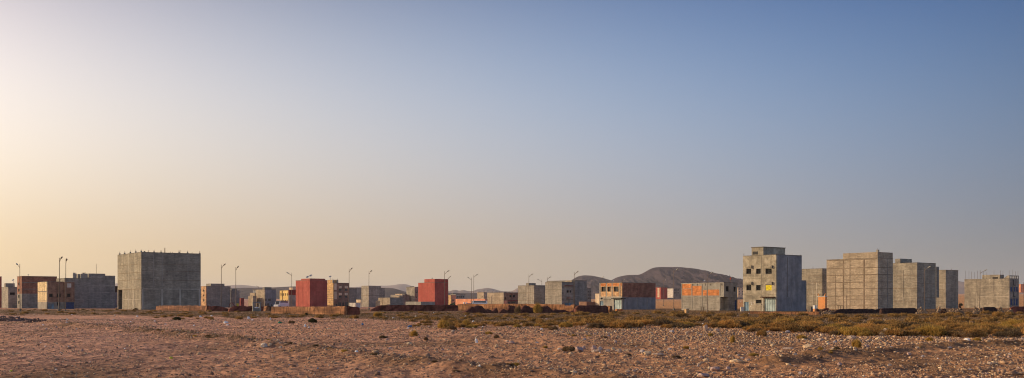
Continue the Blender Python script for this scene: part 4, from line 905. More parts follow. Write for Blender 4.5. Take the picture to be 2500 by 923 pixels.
def copy_tree(o, parent=None):
    c = o.copy(); C.objects.link(c); c.parent = parent
    for ch in list(o.children): copy_tree(ch, c)
    return c
LP = lamp_proto(); first = True
for px, yt, sd_, Dx, lb in [
    (49, 643, -1, None, 'street lamp before the red brick house, its arm pointing left'),
    (144, 628, 1, None, 'tallest street lamp at left, rising before the yellow sided house'),
    (160, 633, 1, None, 'street lamp just right of the tallest left lamp, before the brown fronted house'),
    (540, 645, 1, None, 'street lamp between the big cube house and the grey annex, the left of two'),
    (576, 651, 1, None, 'street lamp at the right end of the grey annex house'),
    (591, 705, -1, 560, 'faint short street lamp left of the pale stepped ruin'),
    (631, 698, -1, 450, 'small street lamp seen through the concrete gateway'),
    (712.5, 665, -1, None, 'street lamp before the maroon topped house, arm pointing left'),
    (783, 699, -1, 420, 'small lamp with a bright head before the tall red house'),
    (852, 655, 1, None, 'street lamp at the right corner of the brown apartment house'),
    (900.5, 661, 1, None, 'street lamp before the grey house left of the peaked mountain'),
    (1067, 701, -1, 420, 'small bright headed lamp before the second red house'),
    (1085, 661, 1, None, 'tall street lamp before the shaded side of the second red house'),
    (1094.5, 675, 1, None, 'street lamp at the right edge of the second red house'),
    (1151, 677, -1, None, 'thinner left lamp of the pair above the salmon pink wall'),
    (1156.5, 670, 1, None, 'taller right lamp of the pair above the salmon pink wall'),
    (1291, 669, 1, None, 'street lamp before the left of the two joined grey houses'),
    (1323, 682, -1, 340, 'street lamp peeping above the roof between the joined grey houses'),
    (1336.5, 676, 1, None, 'street lamp at the left corner of the balcony house'),
    (1401.5, 663, 1, None, 'tall street lamp before the narrow shaded house'),
    (1467, 676, 1, 420, 'lamp head showing above the roof of the brick house with three windows, left one'),
    (1518, 683, 1, 480, 'lamp showing above the brick house before the hill slope'),
    (1620, 683, 1, 450, 'lamp with a bright head before the big hill, left of two'),
    (1645, 657, 1, None, 'tall dark street lamp in the gap left of the orange panel house'),
    (1727.5, 665, 1, 168, 'street lamp standing right before the orange panel house'),
    (2257, 651, 1, None, 'street lamp with a bright head before the house with a roof room'),
    (2392, 659, 1, None, 'street lamp before the wide rod topped house'),
    (2498, 688, 1, None, 'street lamp at the right edge of the photo')]:
    D = Dx or 18250 / (HZ - yt); x, y = P(px, D); g = float(terr(x, y)); o = LP if first else copy_tree(LP); first = False
    H = Z(yt, D) - g; o.location = (x, y, g); s = H / 9.1; o.scale = (min(s, 1.15), min(s, 1.15), s); 
    o.rotation_euler = (random.uniform(-.008, .008), random.uniform(-.008, .008), R(-52 + random.uniform(-10, 10)) if sd_ > 0 else R(150 + random.uniform(-12, 12)))
    tag(o, lb, 'street lamp', 'street lamps of the settlement')

# ------------------------------------------------------------------ vehicles and yard things
def car(label, px, D, yb, paint, van=False, rz=0):
    x, y = P(px, D); g = float(terr(x, y)); root = empty('parked_van' if van else 'parked_car', (x, y, g), rz); tag(root, label, 'van' if van else 'car', 'parked vehicles')
    L_, W_, H_ = (4.6, 1.8, 2.1) if van else (4.0, 1.65, 1.42)
    side = [(-L_ / 2, .35), (-L_ / 2, .8), (-L_ / 2 + .1, .95), (-L_ / 2 + (.45 if van else .95), 1.0), (-L_ / 2 + (.9 if van else 1.5), H_), (L_ / 2 - (.15 if van else .7), H_), (L_ / 2 - .05, .95), (L_ / 2, .8), (L_ / 2, .35)]
    mb = MB(); n = len(side)
    for sy, k in ((-1, 0), (1, 0)): mb.v += [(a, sy * W_ / 2 * (.86 if b > 1.05 else 1), b) for a, b in side]
    mb.f.append(tuple(range(n))); mb.f.append(tuple(range(2 * n - 1, n - 1, -1)))
    for i in range(n): a, b = i, (i + 1) % n; mb.f.append((a, b, b + n, a + n))
    mb.build('body', M[paint], root)
    for sy in (-1, 1):
        mb = MB(); yy = sy * W_ / 2 * .90; x0 = -L_ / 2 + (.8 if van else 1.35); x1 = L_ / 2 - (.4 if van else .75)
        mb.v += [(x0, yy + sy * .06, 1.0), (x1, yy + sy * .06, 1.0), (x1 - .1, yy - sy * .005, H_ - .12), (x0 + .25, yy - sy * .005, H_ - .12)]; mb.f.append((0, 1, 2, 3)); mb.build('side_window', M['glass'], root)
        for wx in (-L_ / 2 + .8, L_ / 2 - .8):
            mb = MB(); mb.tube([(wx, sy * (W_ / 2 - .18), .31), (wx, sy * (W_ / 2 + .02), .31)], .31, 12); mb.build('wheel', M['rubber'], root)
    mb = MB(); xa = -L_ / 2 + (.47 if van else .98); xb = -L_ / 2 + (.86 if van else 1.45); mb.v += [(xa, -W_ * .40, 1.03), (xa, W_ * .40, 1.03), (xb, W_ * .38, H_ - .06), (xb, -W_ * .38, H_ - .06)]
    mb.v = [(a - .03, b, c + .02) for a, b, c in mb.v]; mb.f.append((0, 1, 2, 3)); mb.build('windscreen', M['glass'], root)
    return root
car('white van parked behind the cracked mud wall by the yellow apartment house', 687, 300, 0, 'plasticwhite', True, R(60))
car('white van with dark windows parked before the salmon pink wall', 1168, 262, 0, 'plasticwhite', True, R(10))
car('blue car parked left of the white van before the salmon pink wall', 1148, 262, 0, 'bluecar', False, R(75))
def digger():
    D = 250; x, y = P(579, D); root = empty('excavator', (x, y, float(terr(x, y))), R(200)); root.scale = (.62, .62, .62); tag(root, 'small yellow excavator working behind the mud wall left of the gateway', 'excavator')
    mb = MB(); mb.box(-.9, 1.3, -.7, .7, .7, 1.3); mb.build('body', M['yellowpaint'], root)
    for sy in (-1, 1): mb = MB(); mb.tube([(-1, sy * .75, .3), (1.1, sy * .75, .3)], .3, 8); mb.build('track', M['rubber'], root)
    c = None; mb = MB(); mb.box(-.6, .2, -.55, .1, 1.302, 2.3); c = mb.build('cab', M['yellowpaint'], root); mb = MB(); mb.box(-.45, .05, -.58, -.56, 1.5, 2.1); mb.build('window', M['glass'], c)
    mb = MB(); mb.tube([(.9, .2, 1.2), (2.0, .2, 2.6), (3.0, .2, 1.9), (3.1, .2, 1.0)], [.17, .14, .12, .1], 6); mb.build('boom', M['redd'], root)
    mb = MB(); mb.box(2.85, 3.35, -.1, .5, .6, 1.0); mb.build('bucket', M['steel'], root)
digger()
def block(name, label, cat, px, D, w_, d_, h_, mat, rz=GA, bev=True):
    x, y = P(px, D); mb = MB(); mb.box(-w_ / 2, w_ / 2, -d_ / 2, d_ / 2, -.05, h_); o = mb.build(name, M[mat]); o.location = (x, y, float(terr(x, y))); o.rotation_euler = (0, 0, rz); tag(o, label, cat)
    if bev: m = o.modifiers.new('b', 'BEVEL'); m.width = .03; m.segments = 2
    return o
o = block('yellow_crate', 'sunlit yellow block standing in the scrub before the orange panel house', 'crate', 1676, 168, .62, .5, .62, 'brickg')
mbx = MB(); mbx.box(-.34, .34, -.28, .28, .625, .69); mbx.build('lid', M['concl'], o)
o = block('white_post_box', 'small box, white above and orange below, left of the orange kiosk', 'box', 1989, 185, .5, .4, .55, 'orangep'); mb = MB(); mb.box(-.27, .27, -.22, .22, .552, 1.15); mb.build('upper_box', M['whitepaint'], o)
o = block('grey_bin', 'dark grey box at the right foot of the three storey house', 'box', 1979, 188, .9, .8, .95, 'concd')
def trestle():
    D = 196; x, y = P(2051.5, D); root = empty('trestle', (x, y, float(terr(x, y))), R(5)); tag(root, 'small wooden trestle table behind the blackened wall', 'trestle')
    mb = MB(); mb.box(-.55, .55, -.3, .3, 1.0, 1.07); mb.build('table_top', M['wood'], root)
    for a in (-.5, 0, .5): mb = MB(); mb.tube([(a, -.2, -.05), (a, -.2, 1.0)], .045, 5); mb.build('leg', M['wood'], root)
trestle()
# low hedge with pale edge below the arcade building, and white yard posts
for i, (px, lb) in enumerate(((1133, 'white gate post left of the parked blue car'), (1139, 'second white gate post left of the parked blue car'))):
    block('gate_post', lb, 'post', px, 300, .35, .35, 1.7, 'whitepaint')
block('yard_wall', 'low white yard wall under the orange arched building', 'wall', 1107, 300, 2.6, .25, .6, 'whitepaint')
x_, y_ = P(1106, 297); o = heap('yard_hedge', 'dark green hedge under the orange arched building', 'hedge', 1106, 297, 21, 736.5, 'hedge', 60, .5, seed=60)
# wooden frame leaning on the orange panel house, blocks before the brick house
def frame(px, D, label):
    x, y = P(px, D); root = empty('wooden_frame', (x, y, float(terr(x, y))), R(-50)); tag(root, label, 'frame')
    for a in (-.28, .28): mb = MB(); mb.box(a - .05, a + .05, -.04, .04, 0, .75); mb.build('upright', M['wood'], root)
    mb = MB(); mb.box(-.33, .33, -.045, .045, .752, .85); mb.build('crossbar', M['wood'], root)
frame(1714.5, 196, 'small wooden frame leaning at the foot of the orange panel house')
for px, lb in ((1507, 'left orange brick stack before the pale blue garage'), (1516, 'right orange brick stack before the pale blue garage')):
    block('brick_stack', lb, 'bricks', px, 196, .6, .4, .42, 'orange')
# ------------------------------------------------------------------ stones
def place(px, py): x, y = gp(px, py); return x, y, float(terr(x, y))
def gravel(n):
    Dd = 20.5 + rng.random(n) ** 1.25 * 85; px = rng.uniform(-60, 2560, n); X = (px - CX) / F * Dd; Y = Dd
    py = HZ + F * EYE / Dd
    d, side = dist_line(X, Y, BERM); left = (side < 0) ; 
    dens = np.where(left, .75, .85) + .5 * np.exp(-(d / 1.1) ** 2)
    right = sstep(900, 1900, px); dens = dens * (.75 + .25 * right)
    band = np.exp(-((py - np.interp(px, [900, 1500, 2100, 2500], [800, 815, 828, 835])) / 16) ** 2) * sstep(800, 1500, px); dens += .6 * band
    d2, _ = dist_line(X, Y, BERM2); trk = np.exp(-((d2 - 1.2) / .9) ** 2); dens *= 1 - .6 * trk
    dens *= np.clip(1.0 + 1.5 * noise(X / 3.3, Y / 4.1), .12, 1.8)
    keep = rng.random(n) < dens * .62
    X, Y, px, py, left, band, d = (a[keep] for a in (X, Y, px, py, left, band, d)); n = len(X)
    s = np.exp(rng.normal(np.log(.017), .5, n)) * np.where(left, .92, 1.0) * (1 + .3 * sstep(1000, 2100, px)) * (1 + .45 * band) * (1 + .35 * np.exp(-(d / 1) ** 2)) * (.65 + Y / 110)
    s = np.clip(s, .009, .075)
    V0, F0 = ico(1); V0 = np.array(V0); F0 = np.array(F0)
    if len(V0) > 12: pass
    V = V0[None] * (1 + rng.normal(0, .17, (n, len(V0), 1)))
    sc = np.stack([s * rng.uniform(.8, 1.7, n), s * rng.uniform(.7, 1.2, n), s * rng.uniform(.4, .85, n)], -1); V = V * sc[:, None]
    a = rng.uniform(0, 6.283, n); ca, sa = np.cos(a)[:, None], np.sin(a)[:, None]; VX = V[..., 0] * ca - V[..., 1] * sa; VY = V[..., 0] * sa + V[..., 1] * ca
    zg = terr(X, Y) + rough(X, Y)
    V = np.stack([VX + X[:, None], VY + Y[:, None], V[..., 2] + (zg + s * .25)[:, None]], -1)
    Fa = (F0[None] + (np.arange(n) * len(V0))[:, None, None]).reshape(-1, 3)
    tone = rng.beta(1.5, 2.6, n) + .04 * right[keep]; tone = np.where(rng.random(n) < .07, rng.uniform(.8, 1, n), tone); tint = np.repeat(np.clip(tone, 0, 1), len(V0))
    o = np_mesh('gravel', V.reshape(-1, 3), Fa, M['gravel'], attr=tint); tag(o, 'loose gravel and pebbles strewn over the desert ground', kind='stuff'); print('gravel', n)
_oldico = ico(1)
import bmesh
bm = bmesh.new(); bmesh.ops.create_icosphere(bm, subdivisions=1, radius=1); bm.free()
gravel(170000)
def rock_mesh(seed, flat=.65):
    V, Fc = ico(3); r = np.random.default_rng(seed); V = V.copy(); k = V * 1.6 + seed * 3.1
    nn = noise(k[:, 0] + k[:, 2], k[:, 1] - k[:, 2] * .7); V = V * (1 + .34 * nn + .12 * noise(k[:, 0] * 2.7, k[:, 1] * 2.7 + k[:, 2] * 2))[:, None]
    for i in range(5):   # broken facets
        d = r.normal(size=3); d /= np.linalg.norm(d); h_ = r.uniform(.62, .85); t = V @ d; V = V - np.maximum(t - h_, 0)[:, None] * d
    V[:, 2] *= flat; me = bpy.data.meshes.new('rock'); me.from_pydata([tuple(q) for q in V], [], Fc); me.update(); return me
ROCKS = {}
for mt in ('rock', 'rockgrey', 'rocktan', 'rockpurple'):
    ROCKS[mt] = []
    for k in range(3): me = rock_mesh(k + 10 * len(ROCKS)); me.materials.append(M[mt]); ROCKS[mt].append(me)
def rock(px, py, w_, h_, mt, label, group='loose rocks on the waste ground'):
    w_ *= 1.15; h_ *= 1.2
    x, y, g = place(px, py); D = y; me = ROCKS[mt][random.randrange(3)]; o = bpy.data.objects.new('rock', me); C.objects.link(o)
    a = w_ / F * D / 2; b = h_ / F * D / 2 / .62; o.scale = (a, a * random.uniform(.7, 1), b); o.location = (x, y, g + h_ / F * D * .32); o.rotation_euler = (0, 0, random.uniform(-.5, .5)); tag(o, label, 'rock', group); return o
for a in [(1413, 858, 19, 13, 'rockpurple', 'largest purple brown boulder in the rock row right of centre'),
    (1425, 852, 9, 8, 'rockpurple', 'small round rock touching the right of the purple brown boulder'),
    (1450, 853, 12, 11, 'rockpurple', 'round purple rock between the boulder row and the flat slab right of centre'),
    (1465, 855, 10, 9, 'rockgrey', 'dark grey rock at the right of the round purple rock'), (1484, 859, 12, 8, 'rock', 'tan rock in the row just right of the dark grey rock'),
    (1497, 855, 9, 8, 'rocktan', 'small upright pale rock near the middle of the rock row'), (1455, 863, 22, 8, 'rock', 'flat slab lying in front of the rock row right of centre'),
    (1512, 865, 11, 10, 'rock', 'pale rounded rock right end of the first rock row'), (1249, 841, 14, 8, 'rockpurple', 'flat purplish rock alone near the centre foreground'),
    (1305, 853, 10, 5, 'rock', 'low pale rock left of the dark scrap patch'), (1568, 865, 11, 9, 'rockgrey', 'dark rock left of the flat tan slabs'), (1580, 868, 18, 9, 'rocktan', 'flat tan slab in the right middle foreground'),
    (1605, 870, 24, 8, 'rock', 'wide flat slab right of the tan slab'), (1722, 811, 10, 17, 'rock', 'tall upright stone standing by itself at the scrub edge'), (1733, 811, 11, 7, 'rock', 'low rock at the right foot of the tall upright stone'),
    (1750, 813, 12, 9, 'rock', 'rounded tan rock right of the tall upright stone'), (1640, 814, 11, 6, 'rockgrey', 'flat grey rock left of the tall upright stone'), (1725, 882, 14, 8, 'rocktan', 'yellowish rock before the long tan slab'),
    (1800, 886, 32, 11, 'rocktan', 'long tan slab, widest rock of the right foreground'), (1826, 884, 12, 7, 'rock', 'small rock right of the long tan slab'), (1746, 902, 26, 9, 'rockpurple', 'long purplish flat stone in the lower right foreground'),
    (1717, 918, 24, 10, 'rockpurple', 'dark rounded stone at the bottom edge right of centre'), (1935, 812, 16, 9, 'rocktan', 'pale yellow rock at the left of the stone cluster'), (1960, 811, 12, 10, 'rockgrey', 'bluish grey rounded rock in the stone cluster'),
    (1974, 810, 18, 12, 'rocktan', 'striped tan boulder in the middle of the stone cluster'), (1994, 807, 12, 13, 'rockgrey', 'upright grey rock right of the striped tan boulder'), (2010, 811, 22, 8, 'rockgrey', 'flat grey slab at the right end of the stone cluster'),
    (1923, 814, 12, 7, 'rockgrey', 'dark rock at the left end of the stone cluster'), (2003, 832, 14, 7, 'rock', 'pale rock below the stone cluster'), (1973, 850, 24, 9, 'rocktan', 'tan slab lying on a darker base in the right foreground'),
    (1925, 853, 26, 5, 'rock', 'long thin flat stone left of the tan slab'), (2164, 818, 32, 19, 'rocktan', 'biggest knobbly tan boulder at the scrub edge'), (2080, 832, 18, 11, 'rock', 'pale domed rock beside the yellow bush'),
    (2117, 836, 13, 6, 'rock', 'flat rock right of the yellow bush'), (2146, 832, 15, 9, 'rocktan', 'tan rock left of the biggest knobbly boulder'), (2087, 852, 8, 6, 'rocktan', 'small pale rock under the yellow bush'),
    (1000, 842, 12, 7, 'rocktan', 'pale pointed rock near the middle left of the foreground'), (843, 872, 14, 6, 'rocktan', 'flat tan rock on the track edge'), (660, 852, 7, 7, 'rocktan', 'small tan rock right of the cream bag'), (685, 857, 8, 6, 'rock', 'small pale rock lying further right of the cream bag'),
    (1213, 848, 8, 9, 'rocktan', 'upright pale stone right of the white bag')]: rock(*a)
r_ = random.Random(5); k = 0
while k < 230:
    px = r_.uniform(700, 2520) if r_.random() < .72 else r_.uniform(0, 700); py = r_.uniform(796, 915); lo = np.interp(px, [0, 1250, 2100, 2500], [790, 800, 820, 828])
    if py < lo: continue
    if px < 1250: px += 0
    wd = r_.uniform(4, 8) * (1 + .4 * (px > 1500)) * (.7 if px < 900 else 1); rock(px, py, wd, wd * r_.uniform(.45, .8), r_.choice(['rock', 'rock', 'rocktan', 'rockgrey', 'rockpurple']), 'fist to head sized loose stone among the gravel'); k += 1

# ------------------------------------------------------------------ litter
def bag_mesh(seed, mt):
    V, Fc = ico(2); r = np.random.default_rng(seed); V = V * (1 + r.normal(0, .22, (len(V), 1))); V[:, 2] = np.maximum(V[:, 2], -.5) * .8
    me = bpy.data.meshes.new('plastic_bag'); me.from_pydata([tuple(q) for q in V], [], Fc); me.materials.append(M[mt]); me.update(); return me
BAGS = {m_: [bag_mesh(i * 7 + len(m_), m_) for i in range(2)] for m_ in ('plasticwhite', 'plasticcream', 'plasticyellow', 'plasticgreen', 'plasticblue')}
def litter(px, py, w_, h_, mt, label, name='plastic_bag', cat='litter', group='scraps of litter on the waste ground'):
    x, y, g = place(px, py + h_ * .4); o = bpy.data.objects.new(name, BAGS[mt][random.randrange(2)]); C.objects.link(o)
    o.scale = (w_ / F * y / 2, w_ / F * y / 2 * .8, h_ / F * y / 1.5); o.location = (x, y, g + h_ / F * y * .35); o.rotation_euler = (0, random.uniform(-.2, .2), random.uniform(0, 3)); tag(o, label, cat, group)
for a in [(1163, 833, 8, 13, 'plasticwhite', 'upright white plastic bag near the centre of the foreground'), (645, 848, 22, 11, 'plasticcream', 'crumpled cream bag lying left of centre on the track edge'),
    (871, 872, 10, 6, 'plasticwhite', 'pinkish white bag on the track edge left of centre'), (2362, 829, 20, 9, 'plasticwhite', 'big white bag lying at the scrub edge far right'),
    (418, 871, 10, 6, 'plasticyellow', 'yellow green bag on the bare track at left'), (27, 903, 7, 6, 'plasticyellow', 'small yellow scrap in the lower left corner'),
    (683, 788, 10, 6, 'plasticgreen', 'green bottle scrap below the cracked mud wall'), (745, 794, 8, 8, 'plasticwhite', 'white bag below the dark green bush'), (776, 895, 6, 4, 'plasticblue', 'small blue scrap low in the left foreground'),
    (885, 791, 6, 6, 'plasticblue', 'blue plastic scrap right of the dark green bush'), (551, 787, 12, 7, 'plasticwhite', 'white sheet of trash in the grass left of centre'), (556, 793, 8, 4, 'plasticwhite', 'flat white scrap just under the white sheet'),
    (607, 776, 8, 7, 'plasticwhite', 'white bag below the concrete gateway'), (660, 778, 5, 6, 'plasticwhite', 'small upright white scrap below the mud pillar'), (616, 781, 7, 4, 'plasticwhite', 'flat white scrap right of the white bag below the gateway'),
    (1000, 796, 10, 6, 'plasticblue', 'bluish plastic heap in the stones left of centre'), (996, 801, 6, 4, 'plasticwhite', 'white scrap beside the bluish plastic heap'), (1322, 803, 8, 5, 'plasticwhite', 'white bag lying below the centre scrub'),
    (1171, 903, 6, 6, 'plasticwhite', 'small white stone like scrap near the bottom centre'), (960, 776, 9, 3, 'plasticwhite', 'flat white scrap below the long dark red mud wall'), (1137, 772, 6, 4, 'plasticwhite', 'white bag below the dark mud mound'),
    (2031, 773, 13, 6, 'plasticwhite', 'pale bluish rubbish in the scrub before the blackened wall'), (163, 780, 4, 7, 'plasticcream', 'cream upright scrap on the left waste ground'), (1716, 792, 5, 4, 'plasticwhite', 'white scrap lying on top by the tall upright stone'),
    (1910, 777, 5, 5, 'plasticwhite', 'white scrap in the scrub before the three storey house'), (2249, 797, 6, 3, 'plasticwhite', 'white scrap in the scrub far right'), (2483, 810, 6, 6, 'plasticwhite', 'white scrap in the scrub near the right edge'),
    (2433, 812, 4, 8, 'plasticwhite', 'thin upright white scrap at the scrub edge far right'), (1553, 845, 6, 3, 'plasticwhite', 'white scrap on the stones right of centre'), (1465, 865, 6, 4, 'plasticwhite', 'white scrap before the rock row'),
    (1365, 851, 10, 5, 'plasticcream', 'pinkish scrap left of the grey bush'), (2290, 877, 6, 4, 'plasticwhite', 'white scrap on the bare ground far right')]: litter(*a)
for i in range(62):
    px = r_.uniform(0, 1250) if i % 4 else r_.uniform(1250, 2500); py = r_.uniform(764, 800) if i % 3 else r_.uniform(800, 900); wd = r_.uniform(3, 6.5)
    litter(px, py, wd, wd * r_.uniform(.4, .7), r_.choice(['plasticwhite', 'plasticwhite', 'plasticcream']), 'tiny pale scrap of plastic litter on the waste ground')

# ------------------------------------------------------------------ scrub
def bush_arrays(seed, n=1500, spread=1.0, upright=.5, bl=.26, bw=.020, fill=.55):
    """dome of unit radius made of clumps of fine twigs; tint = random tone of the twig"""
    r = np.random.default_rng(seed); nc = 16
    ca = r.uniform(0, 6.283, nc); cr = np.sqrt(r.random(nc)) * .72; cc = np.stack([np.cos(ca) * cr, np.sin(ca) * cr, (1 - cr) * .30 + r.uniform(0, .16, nc)], -1); cs = r.uniform(.26, .48, nc)
    ci = r.integers(0, nc, n); d = r.normal(size=(n, 3)); d[:, 2] = np.abs(d[:, 2]) * .9 + .05; d /= np.linalg.norm(d, axis=1)[:, None]
    rad = cs[ci] * (fill + (1 - fill) * r.random(n)); p = cc[ci] + d * rad[:, None] * np.array([1, 1, .85]); p[:, 2] = np.maximum(p[:, 2], .0)
    dr = d * (1 - upright) + np.array([0, 0, 1]) * upright + r.normal(0, .35, (n, 3)); dr /= np.linalg.norm(dr, axis=1)[:, None]
    sd_ = np.cross(dr, r.normal(size=(n, 3))); sd_ /= np.linalg.norm(sd_, axis=1)[:, None]; L_ = bl * r.uniform(.5, 1.3, n)[:, None]; W_ = bw * r.uniform(.7, 1.6, n)[:, None]
    a = p - sd_ * W_ - dr * L_ * .4; b = p + sd_ * W_ - dr * L_ * .4; c = p + dr * L_ * .6 + sd_ * W_ * .4; e = p + dr * L_ * .6 - sd_ * W_ * .4
    V = np.stack([a, b, c, e], 1).reshape(-1, 3); V[:, 2] = np.maximum(V[:, 2], -.03); Fa = np.arange(4 * n).reshape(n, 4)
    tone = np.clip(r.beta(2, 2, nc)[ci] * .6 + .4 * r.random(n), 0, 1); return V, Fa, np.repeat(tone, 4)
def bush_me(seed, mat, **k):
    V, Fa, t = bush_arrays(seed, **k); o = np_mesh('scrub_bush', V, Fa, M[mat], attr=t); me = o.data; bpy.data.objects.remove(o); return me
BM = {'bush': [bush_me(i, 'bush') for i in range(5)], 'bushdark': [bush_me(20 + i, 'bushdark', n=1900, upright=.3) for i in range(2)],
      'straw': [bush_me(30 + i, 'straw', n=1000, upright=.8, bl=.42, bw=.016) for i in range(3)], 'dry': [bush_me(40 + i, 'dry', n=1100, upright=.5) for i in range(3)]}
def bush(px, py, w_, h_, mt, label, group, name='scrub_bush', cat='bush'):
    x, y, g = place(px, py); o = bpy.data.objects.new(name, BM[mt][random.randrange(len(BM[mt]))]); C.objects.link(o)
    a = w_ / F * y / 2; o.scale = (a, a * random.uniform(.8, 1.1), h_ / F * y / .72); o.location = (x, y, g - .02); o.rotation_euler = (0, 0, random.uniform(0, 6.28)); tag(o, label, cat, group)
G1 = 'single bushes on the open ground'
for a in [(432, 783, 23, 11, 'bushdark', 'dark round bush below the big cube house'), (762, 790, 26, 14, 'bushdark', 'dark green bush below the cracked mud wall'), (712, 791, 20, 10, 'dry', 'grey brown bush left of the dark green bush'),
    (748, 771, 8, 8, 'bushdark', 'tiny dark bush right before the cracked mud wall'), (922, 774, 24, 13, 'straw', 'golden dry bush below the long dark red mud wall'), (1085, 803, 40, 20, 'straw', 'wide golden bush left of centre among the stones'),
    (1103, 806, 26, 14, 'dry', 'brown bush at the right of the wide golden bush'), (1140, 800, 28, 18, 'straw', 'rounded golden bush just left of centre'), (1010, 822, 22, 15, 'straw', 'golden tuft alone among the stones left of centre'),
    (1040, 832, 12, 12, 'dry', 'small red brown tuft left of centre'), (1212, 827, 16, 11, 'dry', 'small dry bush just right of the white bag'), (1193, 817, 18, 9, 'straw', 'small golden tuft above the dry bush near centre'),
    (935, 827, 22, 9, 'dry', 'flat brown bush among the stones left of centre'), (1388, 859, 40, 18, 'dry', 'grey see-through bush behind the purple brown boulder'), (1352, 807, 30, 12, 'dry', 'brown bush below the centre scrub belt'),
    (1535, 806, 16, 12, 'dry', 'red brown tuft at the scrub edge right of centre'), (1789, 838, 14, 18, 'straw', 'yellow flowered tuft in the stones right of centre'), (1786, 833, 10, 8, 'straw', 'small yellow tuft behind the yellow flowered tuft'),
    (1675, 853, 16, 10, 'straw', 'yellow tuft among stones right of the rock row'), (2091, 850, 24, 23, 'straw', 'bright yellow bush, tallest plant on the right foreground'), (2003, 861, 18, 14, 'straw', 'thin straw tuft left of the bright yellow bush'),
    (2043, 858, 18, 14, 'dry', 'reddish dry tuft just left of the bright yellow bush'), (1957, 828, 26, 12, 'straw', 'olive tuft below the stone cluster'), (2268, 832, 26, 10, 'straw', 'yellow tuft at the scrub edge far right'),
    (2385, 832, 24, 9, 'straw', 'rust yellow tuft right of the big white bag'), (1860, 823, 26, 18, 'bush', 'olive bush at the left foot of the stone cluster scrub'), (1735, 822, 16, 8, 'straw', 'small yellow tuft below the tall upright stone'),
    (1840, 870, 24, 9, 'straw', 'thin yellow grass tuft before the tan slab'), (1650, 875, 22, 9, 'dry', 'brown tuft right of the wide flat slab'), (1265, 766, 20, 22, 'dry', 'see-through grey bush before the dark ruined wall'),
    (1312, 765, 24, 23, 'straw', 'tall yellow grey bush before the dark ruined wall'), (2345, 748, 12, 8, 'bushdark', 'dark bush on the rubble below the gap at right'), (2277, 752, 16, 6, 'bushdark', 'dark bush at the foot of the slim block house'),
    (2435, 777, 34, 17, 'bush', 'dense round olive bush before the wide rod topped house'), (331, 757, 14, 5, 'dry', 'brown bush at the foot of the big cube house')]: bush(*a, G1)
for i in range(34):
    j = r_.randrange(1, 7); a_, b_ = BERM[j], BERM[j + 1]; t_ = r_.random(); x_ = a_[0] + (b_[0] - a_[0]) * t_ + r_.gauss(0, .5); y_ = a_[1] + (b_[1] - a_[1]) * t_ + r_.gauss(0, .8)
    w_ = r_.uniform(.12, .32) * F / y_; bush(CX + F * x_ / y_, HZ + F * EYE / y_, w_, w_ * r_.uniform(.25, .4), r_.choice(['straw', 'dry', 'dry']), 'small dry tuft on the rough edge of the bare track', 'dry tufts along the track edge', 'grass_tuft', 'tuft')
for i in range(30):
    px = r_.uniform(1300, 2500); py = r_.uniform(815, 880); w_ = r_.uniform(7, 16); bush(px, py, w_, w_ * r_.uniform(.3, .55), r_.choice(['straw', 'dry', 'straw']), 'small dry tuft among the stones of the right foreground', 'dry tufts among the stones', 'grass_tuft', 'tuft')
zones = [('olive scrub bush in the belt before the brick and orange panel houses', 1400, 1815, 764, 803, 110), ('olive scrub bush in the belt before the three storey house', 1815, 2040, 768, 814, 74),
         ('olive scrub bush in the belt before the blackened wall', 2040, 2300, 768, 820, 78)]
zones.append(('olive scrub bush in the belt at the far right', 2300, 2520, 766, 822, 66))
zones.append(('low scrub bush below the centre mud ruins', 1000, 1400, 767, 802, 90))
zones.append(('low brown bush below the left mud walls', 380, 1040, 763, 781, 60))
zones.append(('sparse low bush on the bank before the left houses', 20, 400, 757, 769, 34))
nb = 0; farV = []; farF = []; farT = []; off = 0
cand = []
for lb, x0, x1, y0, y1, n in zones:
    for i in range(int(n * 1.45)):
        px = r_.uniform(x0, x1); py = y0 + (y1 - y0) * r_.random() ** (.9 if x0 >= 1400 else 1.2)
        cand.append((py, px, lb, x0))
cand.sort(reverse=True)
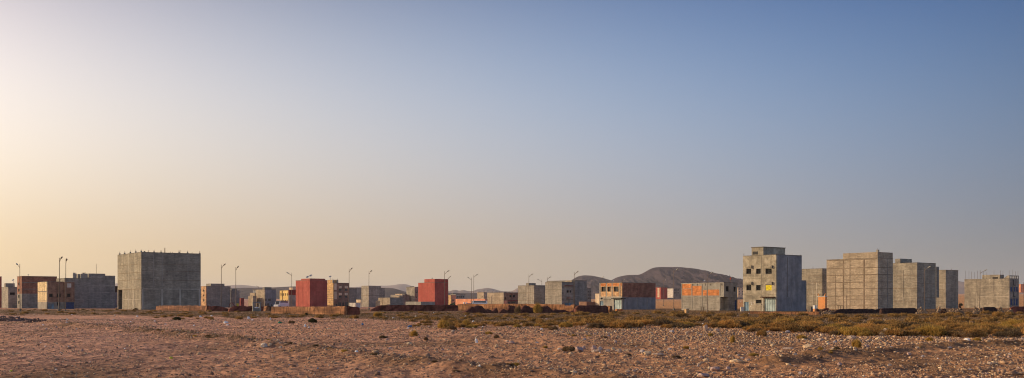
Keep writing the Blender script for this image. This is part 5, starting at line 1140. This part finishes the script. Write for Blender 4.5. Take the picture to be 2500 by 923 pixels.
for i, (py, px, lb, x0) in enumerate(cand):
    D = EYE * F / (py - HZ); sz = r_.uniform(.8, 1.7) * (1 if x0 >= 1400 else .72); w_ = sz * F / D; h_ = w_ * r_.uniform(.22, .38)
    mt = r_.choice(['bush'] * 6 + ['dry', 'dry', 'straw']) if x0 >= 1400 else r_.choice(['bush', 'bush', 'straw', 'dry'])
    if x0 < 900: mt = r_.choice(['bush', 'dry', 'dry', 'bushdark'])
    if i < 225: bush(px, py, w_, h_, mt, lb, lb.replace('bush', 'bushes'))
    else:
        V, Fa, t = bush_arrays(100 + i % 7, n=420, bw=.032); x, y, g = place(px, py); a = sz / 2
        V = V * np.array([a, a, h_ / F * D / .72]) + np.array([x, y, g - .02]); farV.append(V); farF.append(Fa + off); farT.append(t); off += len(V)
if farV: o = np_mesh('far_scrub', np.vstack(farV), np.vstack(farF), M['bush'], attr=np.concatenate(farT)); tag(o, 'far band of low scrub growing before the houses and walls', kind='stuff')
def grass(n):
    px = rng.uniform(0, 2540, n); py = 757 + 81 * rng.random(n) * 1.0; D = EYE * F / (py - HZ); X = (px - CX) / F * D; Y = D
    db, _ = dist_line(X, Y, BERM); keep = rng.random(n) < vegmask(X, Y) * 1.1 + .16 * np.exp(-(db / 1.2) ** 2); X, Y, px = X[keep], Y[keep], px[keep]; n = len(X)
    Xc = X[:, None] + rng.normal(0, .10, (n, 4)); Yc = Y[:, None] + rng.normal(0, .10, (n, 4)); X, Y = Xc.ravel(), Yc.ravel(); n = len(X); z = terr(X, Y) + rough(X, Y)
    hgt = rng.uniform(.06, .20, n); wd = rng.uniform(.008, .02, n) * (.6 + Y / 100); an = rng.uniform(0, 6.283, n); lx, ly = rng.normal(0, .06, n), rng.normal(0, .06, n)
    a = np.stack([X - wd * np.cos(an), Y - wd * np.sin(an), z - .01], -1); b = np.stack([X + wd * np.cos(an), Y + wd * np.sin(an), z - .01], -1); c = np.stack([X + lx, Y + ly, z + hgt], -1)
    V = np.stack([a, b, c], 1).reshape(-1, 3); Fa = np.arange(3 * n).reshape(n, 3); o = np_mesh('dry_grass', V, Fa, M['dry'], attr=np.repeat(rng.beta(2, 2, n), 3)); tag(o, 'thin dead grass between the scrub bushes', kind='stuff')
grass(60000)
